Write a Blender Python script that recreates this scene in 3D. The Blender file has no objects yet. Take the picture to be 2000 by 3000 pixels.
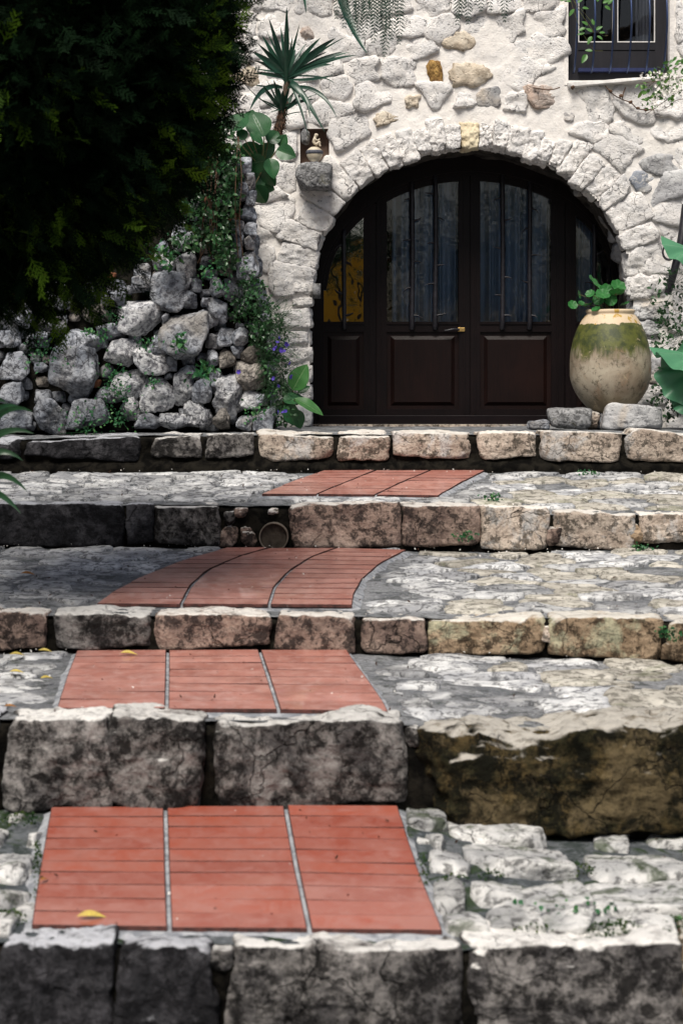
import bpy, bmesh, math, random
import numpy as np
from mathutils import Vector, Matrix

# ------------------------------------------------------------------ camera, world, light
SC = bpy.context.scene
COL = SC.collection
F = 5500.0            # focal length in photo pixels (photo is 2000 x 3000)
CAMZ = 1.85
HY = 1150.0           # photo row of the horizon
cam_d = bpy.data.cameras.new('camera')
cam = bpy.data.objects.new('camera', cam_d); COL.objects.link(cam); SC.camera = cam
cam.location = (0, 0, CAMZ); cam.rotation_euler = (math.radians(90), 0, 0)
cam_d.sensor_fit = 'HORIZONTAL'; cam_d.sensor_width = 24.0; cam_d.lens = F / 2000 * 24
cam_d.shift_y = -(1500 - HY) / 2000
cam_d.clip_start = 0.05; cam_d.clip_end = 600
cam_d.dof.use_dof = True; cam_d.dof.focus_distance = 13.6; cam_d.dof.aperture_fstop = 4.6

SUN = Vector((-0.15, -0.54, 0.80)).normalized()
w = bpy.data.worlds.new('World'); SC.world = w; w.use_nodes = True
nt = w.node_tree
for n in list(nt.nodes): nt.nodes.remove(n)
sk = nt.nodes.new('ShaderNodeTexSky'); sk.sky_type = 'NISHITA'; sk.sun_disc = False
sk.sun_elevation = math.asin(SUN.z); sk.sun_rotation = math.atan2(SUN.x, SUN.y)
sk.air_density = 1.0; sk.dust_density = 4.0; sk.ozone_density = 1.0
bg = nt.nodes.new('ShaderNodeBackground'); bg.inputs[1].default_value = 0.05
wo = nt.nodes.new('ShaderNodeOutputWorld')
nt.links.new(sk.outputs[0], bg.inputs[0]); nt.links.new(bg.outputs[0], wo.inputs[0])
sd = bpy.data.lights.new('sun', 'SUN'); sd.energy = 3.1; sd.angle = math.radians(26); sd.color = (1.0, 0.95, 0.87)
so = bpy.data.objects.new('sun', sd); COL.objects.link(so)
so.rotation_euler = SUN.to_track_quat('Z', 'Y').to_euler()
SC.view_settings.view_transform = 'Standard'; SC.view_settings.look = 'None'
SC.view_settings.exposure = 0.66; SC.view_settings.gamma = 1.0; SC.view_settings.use_curve_mapping = False
SC.render.engine = 'CYCLES'
SC.cycles.use_denoising = True
SC.cycles.max_bounces = 5; SC.cycles.diffuse_bounces = 3; SC.cycles.glossy_bounces = 3; SC.cycles.transparent_max_bounces = 12
SC.cycles.use_adaptive_sampling = True

rnd = random.Random(11)
NR = np.random.RandomState(7)

def W(px, py, Y):
    return Vector(((px - 1000) * Y / F, Y, CAMZ - (py - HY) * Y / F))
def WX(px, Y): return (px - 1000) * Y / F
def WZ(py, Y): return CAMZ - (py - HY) * Y / F

# ------------------------------------------------------------------ noise
_P = NR.permutation(256); _P = np.concatenate([_P, _P, _P]); _T = NR.rand(256) * 2 - 1
def vnoise(p):
    i = np.floor(p).astype(np.int64); f = p - i; u = f * f * f * (f * (f * 6 - 15) + 10); i &= 255
    x, y, z = i[:, 0], i[:, 1], i[:, 2]
    def h(a, b, c): return _T[_P[_P[_P[(x + a) & 255] + ((y + b) & 255)] + ((z + c) & 255)]]
    def L(a, b, t): return a + (b - a) * t
    ux, uy, uz = u[:, 0], u[:, 1], u[:, 2]
    return L(L(L(h(0,0,0), h(1,0,0), ux), L(h(0,1,0), h(1,1,0), ux), uy),
             L(L(h(0,0,1), h(1,0,1), ux), L(h(0,1,1), h(1,1,1), ux), uy), uz)
def fbm(p, oct=4, gain=0.5, lac=2.07):
    a = 1.0; s = np.zeros(len(p)); q = p.copy()
    for _ in range(oct):
        s += a * vnoise(q); q = q * lac + 17.3; a *= gain
    return s
def ridge(p, oct=3):
    a = 1.0; s = np.zeros(len(p)); q = p.copy()
    for _ in range(oct):
        s += a * (1 - 2 * np.abs(vnoise(q))); q = q * 2.1 + 5.1; a *= 0.5
    return s

# ------------------------------------------------------------------ object helpers
def tag(o, label=None, cat=None, group=None, kind=None):
    if label: o['label'] = label
    if cat: o['category'] = cat
    if group: o['group'] = group
    if kind: o['kind'] = kind
    return o
def empty(name, loc, label=None, cat=None, group=None, kind=None):
    o = bpy.data.objects.new(name, None); COL.objects.link(o); o.location = loc
    o.empty_display_size = 0.1
    return tag(o, label, cat, group, kind)
def link(name, me, mat=None, parent=None, loc=(0, 0, 0)):
    """parents are unrotated Empties or meshes: world location loc, kept by subtracting the parents' places"""
    o = bpy.data.objects.new(name, me); COL.objects.link(o)
    l = Vector(loc)
    if parent is not None:
        o.parent = parent
        p = parent
        while p is not None: l = l - p.location; p = p.parent
    o.location = l
    if mat is not None:
        if not me.materials: me.materials.append(mat)
    return o
def mesh_np(name, v, f, smooth=True):
    """v (N,3), f list of equal-size faces (M,k) array or list of arrays"""
    me = bpy.data.meshes.new(name)
    fs = f if isinstance(f, list) else [f]
    fs = [np.asarray(a, dtype=np.int32) for a in fs if len(a)]
    nl = sum(a.size for a in fs); nf = sum(len(a) for a in fs)
    me.vertices.add(len(v)); me.vertices.foreach_set('co', np.asarray(v, dtype=np.float32).ravel())
    me.loops.add(nl); me.loops.foreach_set('vertex_index', np.concatenate([a.ravel() for a in fs]))
    me.polygons.add(nf)
    sizes = np.concatenate([np.full(len(a), a.shape[1]) for a in fs])
    st = np.concatenate([[0], np.cumsum(sizes)[:-1]])
    me.polygons.foreach_set('loop_start', st.astype(np.int32))
    me.update(calc_edges=True); me.validate()
    me.polygons.foreach_set('use_smooth', np.full(len(me.polygons), smooth))
    return me
def mesh_py(name, v, f, smooth=False):
    me = bpy.data.meshes.new(name); me.from_pydata([tuple(a) for a in v], [], [tuple(a) for a in f]); me.update()
    me.polygons.foreach_set('use_smooth', [smooth] * len(me.polygons))
    return me

class Acc:
    """collects shapes to one mesh"""
    def __init__(s): s.v = []; s.f4 = []; s.f3 = []; s.n = 0; s.c = []
    def add(s, v, f, tint=None):
        v = np.asarray(v, float); f = np.asarray(f)
        s.v.append(v); (s.f4 if f.shape[1] == 4 else s.f3).append(f + s.n); s.n += len(v)
        s.c.append(np.full(len(v), 0.5 if tint is None else tint))
    def mesh(s, name, smooth=True):
        fs = []
        if s.f4: fs.append(np.concatenate(s.f4))
        if s.f3: fs.append(np.concatenate(s.f3))
        me = mesh_np(name, np.concatenate(s.v), fs, smooth)
        at = me.attributes.new('tint', 'FLOAT', 'POINT')
        at.data.foreach_set('value', np.concatenate(s.c).astype(np.float32))
        return me

def box(c, e, rot=None):
    """8 verts, 6 quads; centre c, half sizes e"""
    s = np.array([[-1,-1,-1],[1,-1,-1],[1,1,-1],[-1,1,-1],[-1,-1,1],[1,-1,1],[1,1,1],[-1,1,1]], float) * np.array(e)
    if rot is not None: s = s @ np.array(rot.to_3x3()).T
    return s + np.array(c), np.array([[3,2,1,0],[4,5,6,7],[0,1,5,4],[1,2,6,5],[2,3,7,6],[3,0,4,7]])
def box2(a, b):
    a = np.array(a, float); b = np.array(b, float)
    return box((a + b) / 2, np.abs(b - a) / 2)
def bevel_box(name, e, bev=0.004, seg=2):
    bm = bmesh.new(); bmesh.ops.create_cube(bm, size=2)
    for v in bm.verts: v.co = Vector((v.co.x * e[0], v.co.y * e[1], v.co.z * e[2]))
    bmesh.ops.bevel(bm, geom=list(bm.edges), offset=bev, segments=seg, affect='EDGES', profile=0.6)
    me = bpy.data.meshes.new(name); bm.to_mesh(me); bm.free()
    return me
def tube(pts, rad, seg=8, caps=True):
    pts = np.array([tuple(p) for p in pts], float); n = len(pts)
    rad = np.full(n, rad) if np.isscalar(rad) else np.array(rad, float)
    V = []; ref = np.array([0.13, 0.31, 0.94])
    T = np.gradient(pts, axis=0); T /= np.linalg.norm(T, axis=1)[:, None] + 1e-9
    a = np.cross(T[0], ref); 
    if np.linalg.norm(a) < 0.1: a = np.cross(T[0], [1, 0, 0])
    for i in range(n):
        a = a - T[i] * a.dot(T[i]); a /= np.linalg.norm(a) + 1e-9; b = np.cross(T[i], a)
        th = np.linspace(0, 2 * np.pi, seg, endpoint=False)
        V.append(pts[i] + rad[i] * (np.outer(np.cos(th), a) + np.outer(np.sin(th), b)))
    V = np.concatenate(V); Fq = []
    for i in range(n - 1):
        for j in range(seg):
            k = (j + 1) % seg
            Fq.append([i*seg+j, i*seg+k, (i+1)*seg+k, (i+1)*seg+j])
    if caps:
        V = np.vstack([V, pts[:1], pts[-1:]]); c0, c1 = len(V) - 2, len(V) - 1
        for j in range(0, seg):
            k = (j + 1) % seg
            Fq.append([c0, k, j, j]); Fq.append([c1, (n-1)*seg+j, (n-1)*seg+k, (n-1)*seg+k])
    Fq = np.array(Fq)
    return V, Fq
def tube_mesh(name, pts, rad, seg=8):
    V, Fq = tube(pts, rad, seg, caps=False); n = len(V) // seg
    me_faces = [Fq, ]
    caps = np.array([list(range(seg))[::-1], list(range(len(V) - seg, len(V)))])
    return mesh_np(name, V, [Fq, caps])
def lathe(prof, seg=48, wob=0.0):
    th = np.linspace(0, 2 * np.pi, seg, endpoint=False); V = []
    for r, z in prof: V.append(np.stack([r * np.cos(th), r * np.sin(th), np.full(seg, z)], 1))
    V = np.concatenate(V); Fq = []
    for i in range(len(prof) - 1):
        for j in range(seg):
            k = (j + 1) % seg; Fq.append([i*seg+j, i*seg+k, (i+1)*seg+k, (i+1)*seg+j])
    return V, np.array(Fq)
def bez(a, b, c, n):
    t = np.linspace(0, 1, n)[:, None]; a, b, c = (np.array(tuple(q), float) for q in (a, b, c))
    return (1-t)**2 * a + 2*t*(1-t) * b + t*t * c
def spline(P, n):
    P = np.array([tuple(p) for p in P], float)
    d = np.concatenate([[0], np.cumsum(np.linalg.norm(np.diff(P, axis=0), axis=1))]); d /= d[-1]
    Q = np.vstack([2*P[0]-P[1], P, 2*P[-1]-P[-2]]); out = []
    for t in np.linspace(0, 1, n):
        k = min(len(P) - 2, max(0, int(np.searchsorted(d, t, side='right')) - 1)); u = (t - d[k]) / max(1e-9, d[k+1] - d[k])
        p0, p1, p2, p3 = Q[k], Q[k+1], Q[k+2], Q[k+3]
        out.append(0.5 * ((2*p1) + (-p0+p2)*u + (2*p0-5*p1+4*p2-p3)*u*u + (-p0+3*p1-3*p2+p3)*u**3))
    return np.array(out)

# ------------------------------------------------------------------ stones
_ico = {}
def ico(sub):
    if sub not in _ico:
        bm = bmesh.new(); bmesh.ops.create_icosphere(bm, subdivisions=sub, radius=1)
        bm.verts.ensure_lookup_table()
        _ico[sub] = (np.array([v.co[:] for v in bm.verts]), np.array([[v.index for v in f.verts] for f in bm.faces])); bm.free()
    return _ico[sub]
def rand_dirs(n, rs):
    d = rs.randn(n, 3); return d / np.linalg.norm(d, axis=1)[:, None]
def stone_pts(ext, N, H, p=20, sub=5, amp=0.01, freq=9, seed=0.0, oct=4, ridged=0.3):
    d, f = ico(sub); ext = np.array(ext, float); v = d * ext
    s = np.maximum(0, (v @ np.array(N).T) / np.array(H)[None, :]) ** p
    r = s.sum(1) ** (-1.0 / p); pts = v * r[:, None]
    if amp > 0:
        q = pts * freq + seed
        nz = fbm(q, oct) * (1 - ridged) + ridge(q * 0.8 + 9, 3) * ridged
        pts = pts + d * (nz * amp)[:, None]
        if sub >= 5: pts = pts + d * ((ridge(q * 4.3 + 3, 2) - 0.5) * amp * 0.22)[:, None]
    return pts, f
AX = np.array([[1,0,0],[-1,0,0],[0,1,0],[0,-1,0],[0,0,1],[0,0,-1]], float)
def block_planes(ext, rs, k=10, cut=(0.80, 0.93), tilt=0.06):
    N = AX + rs.randn(6, 3) * tilt; N /= np.linalg.norm(N, axis=1)[:, None]
    H = np.abs(N * AX).sum(1) * np.array([ext[0], ext[0], ext[1], ext[1], ext[2], ext[2]])
    D = rand_dirs(k, rs); hb = (np.abs(D) * np.array(ext)).sum(1) * rs.uniform(cut[0], cut[1], k)
    return np.vstack([N, D]), np.concatenate([H, hb])
def rock_planes(ext, rs, k=16, cut=(0.78, 1.0)):
    e = np.array(ext); D = rand_dirs(k, rs); h = np.linalg.norm(D * e, axis=1) * rs.uniform(cut[0], cut[1], k)
    return np.vstack([AX, D]), np.concatenate([[e[0], e[0], e[1], e[1], e[2], e[2]], h])
_sn = [0]
def add_stone(parent, mat, center, pts, f, name='stone', label=None, rot=None):
    if rot is not None: pts = pts @ np.array(rot.to_3x3()).T
    me = mesh_np(name, pts, f); o = link(name, me, mat, parent, center)
    if label: o['label'] = label
    return o
def rock(parent, mat, center, ext, seed, sub=5, amp=None, p=13, name='stone', rot=0.0, k=16, cut=(0.78, 1.0), label=None, freq=None):
    rs = np.random.RandomState(seed); N, H = rock_planes(ext, rs, k, cut); m = float(np.mean(ext))
    pts, f = stone_pts(ext, N, H, p, sub, m * 0.16 if amp is None else amp, (1.1 / m) if freq is None else freq, seed * 3.7, 4, 0.35)
    R = Matrix.Rotation(rot, 4, 'Y')
    return add_stone(parent, mat, center, pts, f, name, label, R)
def block(parent, mat, center, ext, seed, sub=5, amp=0.008, p=16, name='stone', k=10, cut=(0.8, 0.93), tilt=0.05, freq=9, label=None, rot=None):
    rs = np.random.RandomState(seed); N, H = block_planes(ext, rs, k, cut, tilt)
    pts, f = stone_pts(ext, N, H, p, sub, amp, freq, seed * 3.7, 5, 0.35)
    return add_stone(parent, mat, center, pts, f, name, label, rot)

def clip_poly(poly, a, b, c):
    """keep the part where a*x+b*y <= c"""
    out = []
    for i in range(len(poly)):
        p, q = poly[i], poly[(i + 1) % len(poly)]
        dp, dq = a*p[0]+b*p[1]-c, a*q[0]+b*q[1]-c
        if dp <= 0: out.append(p)
        if dp * dq < 0:
            t = dp / (dp - dq); out.append((p[0]+(q[0]-p[0])*t, p[1]+(q[1]-p[1])*t))
    return out
def voronoi(sites, bounds, sx=1.0):
    S = np.array(sites, float); cells = []
    Ss = S * np.array([sx, 1])
    for i in range(len(S)):
        x0, x1, y0, y1 = bounds; poly = [(x0*sx, y0), (x1*sx, y0), (x1*sx, y1), (x0*sx, y1)]
        d = np.linalg.norm(Ss - Ss[i], axis=1); order = np.argsort(d)[1:26]
        for j in order:
            n = Ss[j] - Ss[i]; c = n.dot((Ss[j] + Ss[i]) / 2); poly = clip_poly(poly, n[0], n[1], c)
            if len(poly) < 3: break
        cells.append([(x / sx, y) for x, y in poly])
    return cells
def poly_planes(poly, gap, rs, jit=0.0):
    """side planes (2D normals, offsets from the centroid) of a convex polygon shrunk by gap"""
    P = np.array(poly); c = P.mean(0)
    A = 0; cx = 0; cy = 0
    for i in range(len(P)):
        j = (i + 1) % len(P); cr = P[i][0]*P[j][1] - P[j][0]*P[i][1]; A += cr; cx += (P[i][0]+P[j][0])*cr; cy += (P[i][1]+P[j][1])*cr
    if abs(A) > 1e-9: c = np.array([cx/(3*A), cy/(3*A)])
    A = abs(A) / 2; N = []; H = []
    for i in range(len(P)):
        q = P[(i + 1) % len(P)] - P[i]; L = np.linalg.norm(q)
        if L < 0.02: continue
        n = np.array([q[1], -q[0]]) / L
        h = n.dot(P[i] - c)
        if h < 0: n = -n; h = -h
        N.append(n); H.append(max(0.01, h - gap))
    ext = (np.abs(P - c).max(0) - gap).clip(0.015)
    return c, A, np.array(N), np.array(H), ext
# ------------------------------------------------------------------ materials
class NB:
    def __init__(s, name):
        s.m = bpy.data.materials.new(name); s.m.use_nodes = True; s.t = s.m.node_tree
        for n in list(s.t.nodes): s.t.nodes.remove(n)
        s.out = s.n('ShaderNodeOutputMaterial')
    def n(s, typ, **kw):
        x = s.t.nodes.new(typ)
        for k, v in kw.items(): setattr(x, k, v)
        return x
    def l(s, a, b): s.t.links.new(a, b)
    def coord(s, rand=True):
        tc = s.n('ShaderNodeTexCoord'); oi = s.n('ShaderNodeObjectInfo'); ml = s.math('MULTIPLY', oi.outputs['Random'], 41.0)
        v = s.n('ShaderNodeVectorMath', operation='ADD'); s.l(tc.outputs['Object'], v.inputs[0]); s.l(ml, v.inputs[1])
        s.rand = oi.outputs['Random']; return v.outputs[0]
    def math(s, op, a, b=None, c=None, clamp=False):
        x = s.n('ShaderNodeMath', operation=op); x.use_clamp = clamp
        for i, q in enumerate((a, b, c)):
            if q is None: continue
            if isinstance(q, (int, float)): x.inputs[i].default_value = q
            else: s.l(q, x.inputs[i])
        return x.outputs[0]
    def noise(s, vec, scale, detail=6, rough=0.55, dist=0.0):
        x = s.n('ShaderNodeTexNoise'); x.inputs['Scale'].default_value = scale; x.inputs['Detail'].default_value = detail
        x.inputs['Roughness'].default_value = rough; x.inputs['Distortion'].default_value = dist; s.l(vec, x.inputs['Vector'])
        return x.outputs['Fac']
    def voro(s, vec, scale, feature='F1', out='Distance'):
        x = s.n('ShaderNodeTexVoronoi', feature=feature); x.inputs['Scale'].default_value = scale; s.l(vec, x.inputs['Vector']); return x.outputs[out]
    def cracks(s, vec, scale, wob=0.35, width=0.02, cover=(0.45, 0.6)):
        n = s.n('ShaderNodeTexNoise'); n.inputs['Scale'].default_value = scale * 1.6; n.inputs['Detail'].default_value = 6; s.l(vec, n.inputs['Vector'])
        sc = s.n('ShaderNodeVectorMath', operation='SCALE'); s.l(n.outputs['Color'], sc.inputs[0]); sc.inputs['Scale'].default_value = wob / scale * 2
        ad = s.n('ShaderNodeVectorMath', operation='ADD'); s.l(vec, ad.inputs[0]); s.l(sc.outputs[0], ad.inputs[1])
        d = s.voro(ad.outputs[0], scale, 'DISTANCE_TO_EDGE'); line = s.math('SUBTRACT', 1.0, s.ramp(d, 0.0, width))
        return s.math('MULTIPLY', line, s.ramp(s.noise(vec, scale * 0.7, 4, 0.6), *cover))
    def ramp(s, fac, a, b):
        x = s.n('ShaderNodeMapRange'); x.interpolation_type = 'SMOOTHSTEP'
        x.inputs['From Min'].default_value = a; x.inputs['From Max'].default_value = b; s.l(fac, x.inputs['Value']); return x.outputs[0]
    def mix(s, fac, a, b, mode='MIX'):
        x = s.n('ShaderNodeMix', data_type='RGBA', blend_type=mode)
        if isinstance(fac, (int, float)): x.inputs[0].default_value = fac
        else: s.l(fac, x.inputs[0])
        for i, q in ((6, a), (7, b)):
            if isinstance(q, tuple): x.inputs[i].default_value = (*q, 1)
            else: s.l(q, x.inputs[i])
        return x.outputs[2]
    def bump(s, h, strength=0.5, dist=0.01, normal=None):
        x = s.n('ShaderNodeBump'); x.inputs['Strength'].default_value = strength; x.inputs['Distance'].default_value = dist
        s.l(h, x.inputs['Height'])
        if normal is not None: s.l(normal, x.inputs['Normal'])
        return x.outputs[0]
    def bsdf(s, col, rough=0.8, normal=None, spec=0.3, metal=0.0, coat=0.0):
        b = s.n('ShaderNodeBsdfPrincipled')
        if isinstance(col, tuple): b.inputs['Base Color'].default_value = (*col, 1)
        else: s.l(col, b.inputs['Base Color'])
        if isinstance(rough, (int, float)): b.inputs['Roughness'].default_value = rough
        else: s.l(rough, b.inputs['Roughness'])
        b.inputs['Specular IOR Level'].default_value = spec; b.inputs['Metallic'].default_value = metal; b.inputs['Coat Weight'].default_value = coat
        if normal is not None: s.l(normal, b.inputs['Normal'])
        return b
    def done(s, b): s.l(b.outputs[0], s.out.inputs[0]); return s.m

def stone_mat(name, light, mid, dark, speck=(0.40, 0.56), stain=(0.5, 0.62), stain_col=None, stain_amt=0.6, vary=0.25, scale=1.0, bump=0.8, warm=None, speck_amt=0.75):
    b = NB(name); c = b.coord()
    n1 = b.noise(c, 5 * scale, 8, 0.6, 0.4); col = b.mix(b.ramp(n1, 0.38, 0.62), light, mid)
    if warm:
        nw = b.noise(c, 2.3 * scale, 4, 0.5, 1.0); col = b.mix(b.math('MULTIPLY', b.ramp(nw, 0.5, 0.7), 0.7), col, warm)
    n2 = b.noise(c, 22 * scale, 10, 0.72, 0.3); m2 = b.math('MULTIPLY', b.math('SUBTRACT', 1.0, b.ramp(n2, speck[0], speck[1])), speck_amt)
    col = b.mix(m2, col, dark)
    n3 = b.noise(c, 3.1 * scale, 9, 0.66, 1.3); m3 = b.math('MULTIPLY', b.ramp(n3, stain[0], stain[1]), stain_amt)
    col = b.mix(m3, col, stain_col or dark)
    ck = b.cracks(c, 6 * scale, 0.4, 0.022, (0.50, 0.60)); col = b.mix(b.math('MULTIPLY', ck, 0.8), col, dark)
    v = b.math('MULTIPLY_ADD', b.rand, vary, 1 - vary * 0.6)
    gm = b.n('ShaderNodeCombineColor'); b.l(v, gm.inputs[0]); b.l(v, gm.inputs[1]); b.l(v, gm.inputs[2])
    col = b.mix(1.0, col, gm.outputs[0], 'MULTIPLY')
    nf = b.noise(c, 60 * scale, 8, 0.7)
    h = b.math('ADD', b.math('MULTIPLY', n2, 1.0), b.math('MULTIPLY', nf, 0.35))
    pit = b.voro(c, 34 * scale); h = b.math('ADD', h, b.math('SUBTRACT', b.math('MULTIPLY', b.ramp(pit, 0.0, 0.32), 0.35), b.math('MULTIPLY', ck, 0.7)))
    return b.done(b.bsdf(col, 0.88, b.bump(h, bump, 0.018), 0.06))

def kerb_mat(name, top, face, face2, dark, amt=0.75, lo=0.62, hi=0.95, scale=1.0, dk=(0.44, 0.58)):
    """foot-worn pale tops, weathered mouldy fronts"""
    b = NB(name); c = b.coord()
    n1 = b.noise(c, 7 * scale, 10, 0.7, 0.3); f = b.mix(b.ramp(n1, 0.4, 0.6), face, face2)
    n2 = b.noise(c, 15 * scale, 12, 0.78, 0.25); f = b.mix(b.math('MULTIPLY', b.ramp(n2, dk[0], dk[1] - 0.02), amt), f, dark)
    pl = b.ramp(b.noise(c, 3.4 * scale, 7, 0.7, 0.4), 0.52, 0.62); f = b.mix(b.math('MULTIPLY', pl, 0.6), f, tuple(min(0.6, q * 1.7 + 0.03) for q in face))
    ck = b.cracks(c, 3.6 * scale, 0.45, 0.016); f = b.mix(b.math('MULTIPLY', ck, 0.6), f, (0.008, 0.007, 0.007))
    n4 = b.noise(c, 40 * scale, 6, 0.7); f = b.mix(b.math('MULTIPLY', b.ramp(n4, 0.5, 0.65), 0.55), f, dark)
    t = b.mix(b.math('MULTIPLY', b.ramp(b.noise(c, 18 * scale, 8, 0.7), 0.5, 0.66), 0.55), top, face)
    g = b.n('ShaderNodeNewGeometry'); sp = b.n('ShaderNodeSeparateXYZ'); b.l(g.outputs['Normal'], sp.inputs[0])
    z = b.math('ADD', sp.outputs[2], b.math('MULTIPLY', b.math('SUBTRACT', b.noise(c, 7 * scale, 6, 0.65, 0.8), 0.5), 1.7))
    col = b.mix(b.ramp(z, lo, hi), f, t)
    v = b.math('MULTIPLY_ADD', b.rand, 0.3, 0.82)
    gm = b.n('ShaderNodeCombineColor'); b.l(v, gm.inputs[0]); b.l(v, gm.inputs[1]); b.l(v, gm.inputs[2])
    col = b.mix(1.0, col, gm.outputs[0], 'MULTIPLY')
    h = b.math('SUBTRACT', b.math('ADD', n4, b.math('MULTIPLY', b.noise(c, 16 * scale, 9, 0.7), 1.4)), b.math('MULTIPLY', ck, 0.8))
    return b.done(b.bsdf(col, 0.85, b.bump(h, 0.95, 0.018), 0.08))

def plain_rough(name, a, b_, rough=0.85, scale=8, bump=0.4, spec=0.2, dist=0.006, lo=0.4, hi=0.62):
    b = NB(name); c = b.coord(); n1 = b.noise(c, scale, 9, 0.65, 0.5); col = b.mix(b.ramp(n1, lo, hi), a, b_)
    return b.done(b.bsdf(col, rough, b.bump(b.noise(c, scale * 5, 8, 0.7), bump, dist), spec))

M = {}
M['wall_stone'] = stone_mat('wall_stone', (0.83, 0.80, 0.77), (0.71, 0.695, 0.685), (0.10, 0.10, 0.105), speck=(0.36, 0.43), stain=(0.60, 0.74), stain_col=(0.46, 0.44, 0.43), stain_amt=0.5, vary=0.10, bump=1.0, speck_amt=0.8, scale=1.5)
M['wall_stone_grey'] = stone_mat('wall_stone_grey', (0.52, 0.52, 0.52), (0.40, 0.40, 0.41), (0.14, 0.14, 0.15), speck=(0.36, 0.47), vary=0.2, warm=(0.50, 0.42, 0.33))
M['wall_stone_blue'] = stone_mat('wall_stone_blue', (0.34, 0.36, 0.40), (0.22, 0.24, 0.28), (0.62, 0.60, 0.57), speck=(0.42, 0.48), vary=0.1)
M['wall_stone_tan'] = stone_mat('wall_stone_tan', (0.64, 0.57, 0.47), (0.56, 0.48, 0.38), (0.18, 0.14, 0.10), speck=(0.36, 0.46), vary=0.1)
M['wall_stone_pink'] = stone_mat('wall_stone_pink', (0.60, 0.46, 0.38), (0.50, 0.44, 0.40), (0.16, 0.12, 0.10), speck=(0.36, 0.46), vary=0.1)
M['wall_stone_ochre'] = stone_mat('wall_stone_ochre', (0.45, 0.28, 0.10), (0.27, 0.15, 0.06), (0.10, 0.05, 0.02), speck=(0.38, 0.5), vary=0.05)
M['keystone_ochre'] = stone_mat('keystone_ochre', (0.66, 0.58, 0.42), (0.58, 0.49, 0.34), (0.30, 0.22, 0.12), speck=(0.32, 0.42), vary=0.05, bump=0.5)
M['wall_mortar'] = plain_rough('wall_mortar', (0.78, 0.745, 0.705), (0.70, 0.675, 0.65), 0.9, 6, 0.9, dist=0.012)
M['rubble'] = stone_mat('rubble', (0.48, 0.50, 0.54), (0.22, 0.24, 0.28), (0.045, 0.045, 0.055), speck=(0.40, 0.54), stain=(0.54, 0.66), stain_col=(0.08, 0.08, 0.09), stain_amt=0.6, vary=0.4, scale=1.2, bump=1.0, warm=(0.30, 0.27, 0.23))
M['rubble_warm'] = stone_mat('rubble_warm', (0.36, 0.33, 0.30), (0.19, 0.17, 0.15), (0.04, 0.04, 0.04), speck=(0.40, 0.54), stain=(0.54, 0.66), stain_amt=0.5, vary=0.3, scale=1.2, bump=1.0)
M['rubble_pale'] = stone_mat('rubble_pale', (0.66, 0.66, 0.67), (0.42, 0.43, 0.45), (0.06, 0.06, 0.08), speck=(0.42, 0.54), stain=(0.58, 0.7), stain_amt=0.6, vary=0.2, scale=1.2, bump=1.0)
M['brick_chip'] = plain_rough('brick_chip', (0.30, 0.13, 0.07), (0.22, 0.09, 0.05))
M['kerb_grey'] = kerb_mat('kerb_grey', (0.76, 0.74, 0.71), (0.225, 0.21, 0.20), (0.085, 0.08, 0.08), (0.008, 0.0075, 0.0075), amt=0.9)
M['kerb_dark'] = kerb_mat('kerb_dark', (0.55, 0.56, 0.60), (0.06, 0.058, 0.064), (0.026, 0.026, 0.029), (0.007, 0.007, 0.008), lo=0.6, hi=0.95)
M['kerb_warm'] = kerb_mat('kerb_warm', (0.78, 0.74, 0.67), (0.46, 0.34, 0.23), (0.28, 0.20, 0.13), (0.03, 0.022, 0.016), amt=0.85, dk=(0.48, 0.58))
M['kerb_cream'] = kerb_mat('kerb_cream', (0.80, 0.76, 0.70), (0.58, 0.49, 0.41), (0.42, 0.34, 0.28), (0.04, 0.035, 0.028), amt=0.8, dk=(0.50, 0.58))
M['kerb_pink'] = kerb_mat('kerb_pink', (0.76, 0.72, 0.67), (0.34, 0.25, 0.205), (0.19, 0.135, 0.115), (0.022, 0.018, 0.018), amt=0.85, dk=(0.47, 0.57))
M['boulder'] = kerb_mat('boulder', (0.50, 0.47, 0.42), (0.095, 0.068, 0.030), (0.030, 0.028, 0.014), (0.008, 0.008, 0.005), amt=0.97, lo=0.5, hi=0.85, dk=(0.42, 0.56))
M['joint'] = plain_rough('joint', (0.004, 0.0038, 0.0035), (0.014, 0.0125, 0.010), 0.95, 14, 0.8, 0.02, dist=0.01)  # mossy mortar, blackened so the colour carries the shadow in the gaps
M['paving'] = stone_mat('paving', (0.64, 0.64, 0.635), (0.35, 0.355, 0.37), (0.045, 0.047, 0.052), speck=(0.42, 0.51), stain=(0.54, 0.68), stain_col=(0.20, 0.20, 0.20), stain_amt=0.65, vary=0.5, bump=0.8)
M['paving_warm'] = stone_mat('paving_warm', (0.56, 0.53, 0.47), (0.38, 0.355, 0.31), (0.09, 0.085, 0.07), speck=(0.42, 0.52), stain=(0.54, 0.66), stain_col=(0.20, 0.21, 0.13), stain_amt=0.5, vary=0.3, bump=0.8)
M['paving_low'] = stone_mat('paving_low', (0.68, 0.67, 0.65), (0.40, 0.40, 0.40), (0.05, 0.05, 0.05), speck=(0.40, 0.50), stain=(0.52, 0.62), stain_col=(0.045, 0.065, 0.028), stain_amt=0.8, vary=0.4, bump=1.0)
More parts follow.
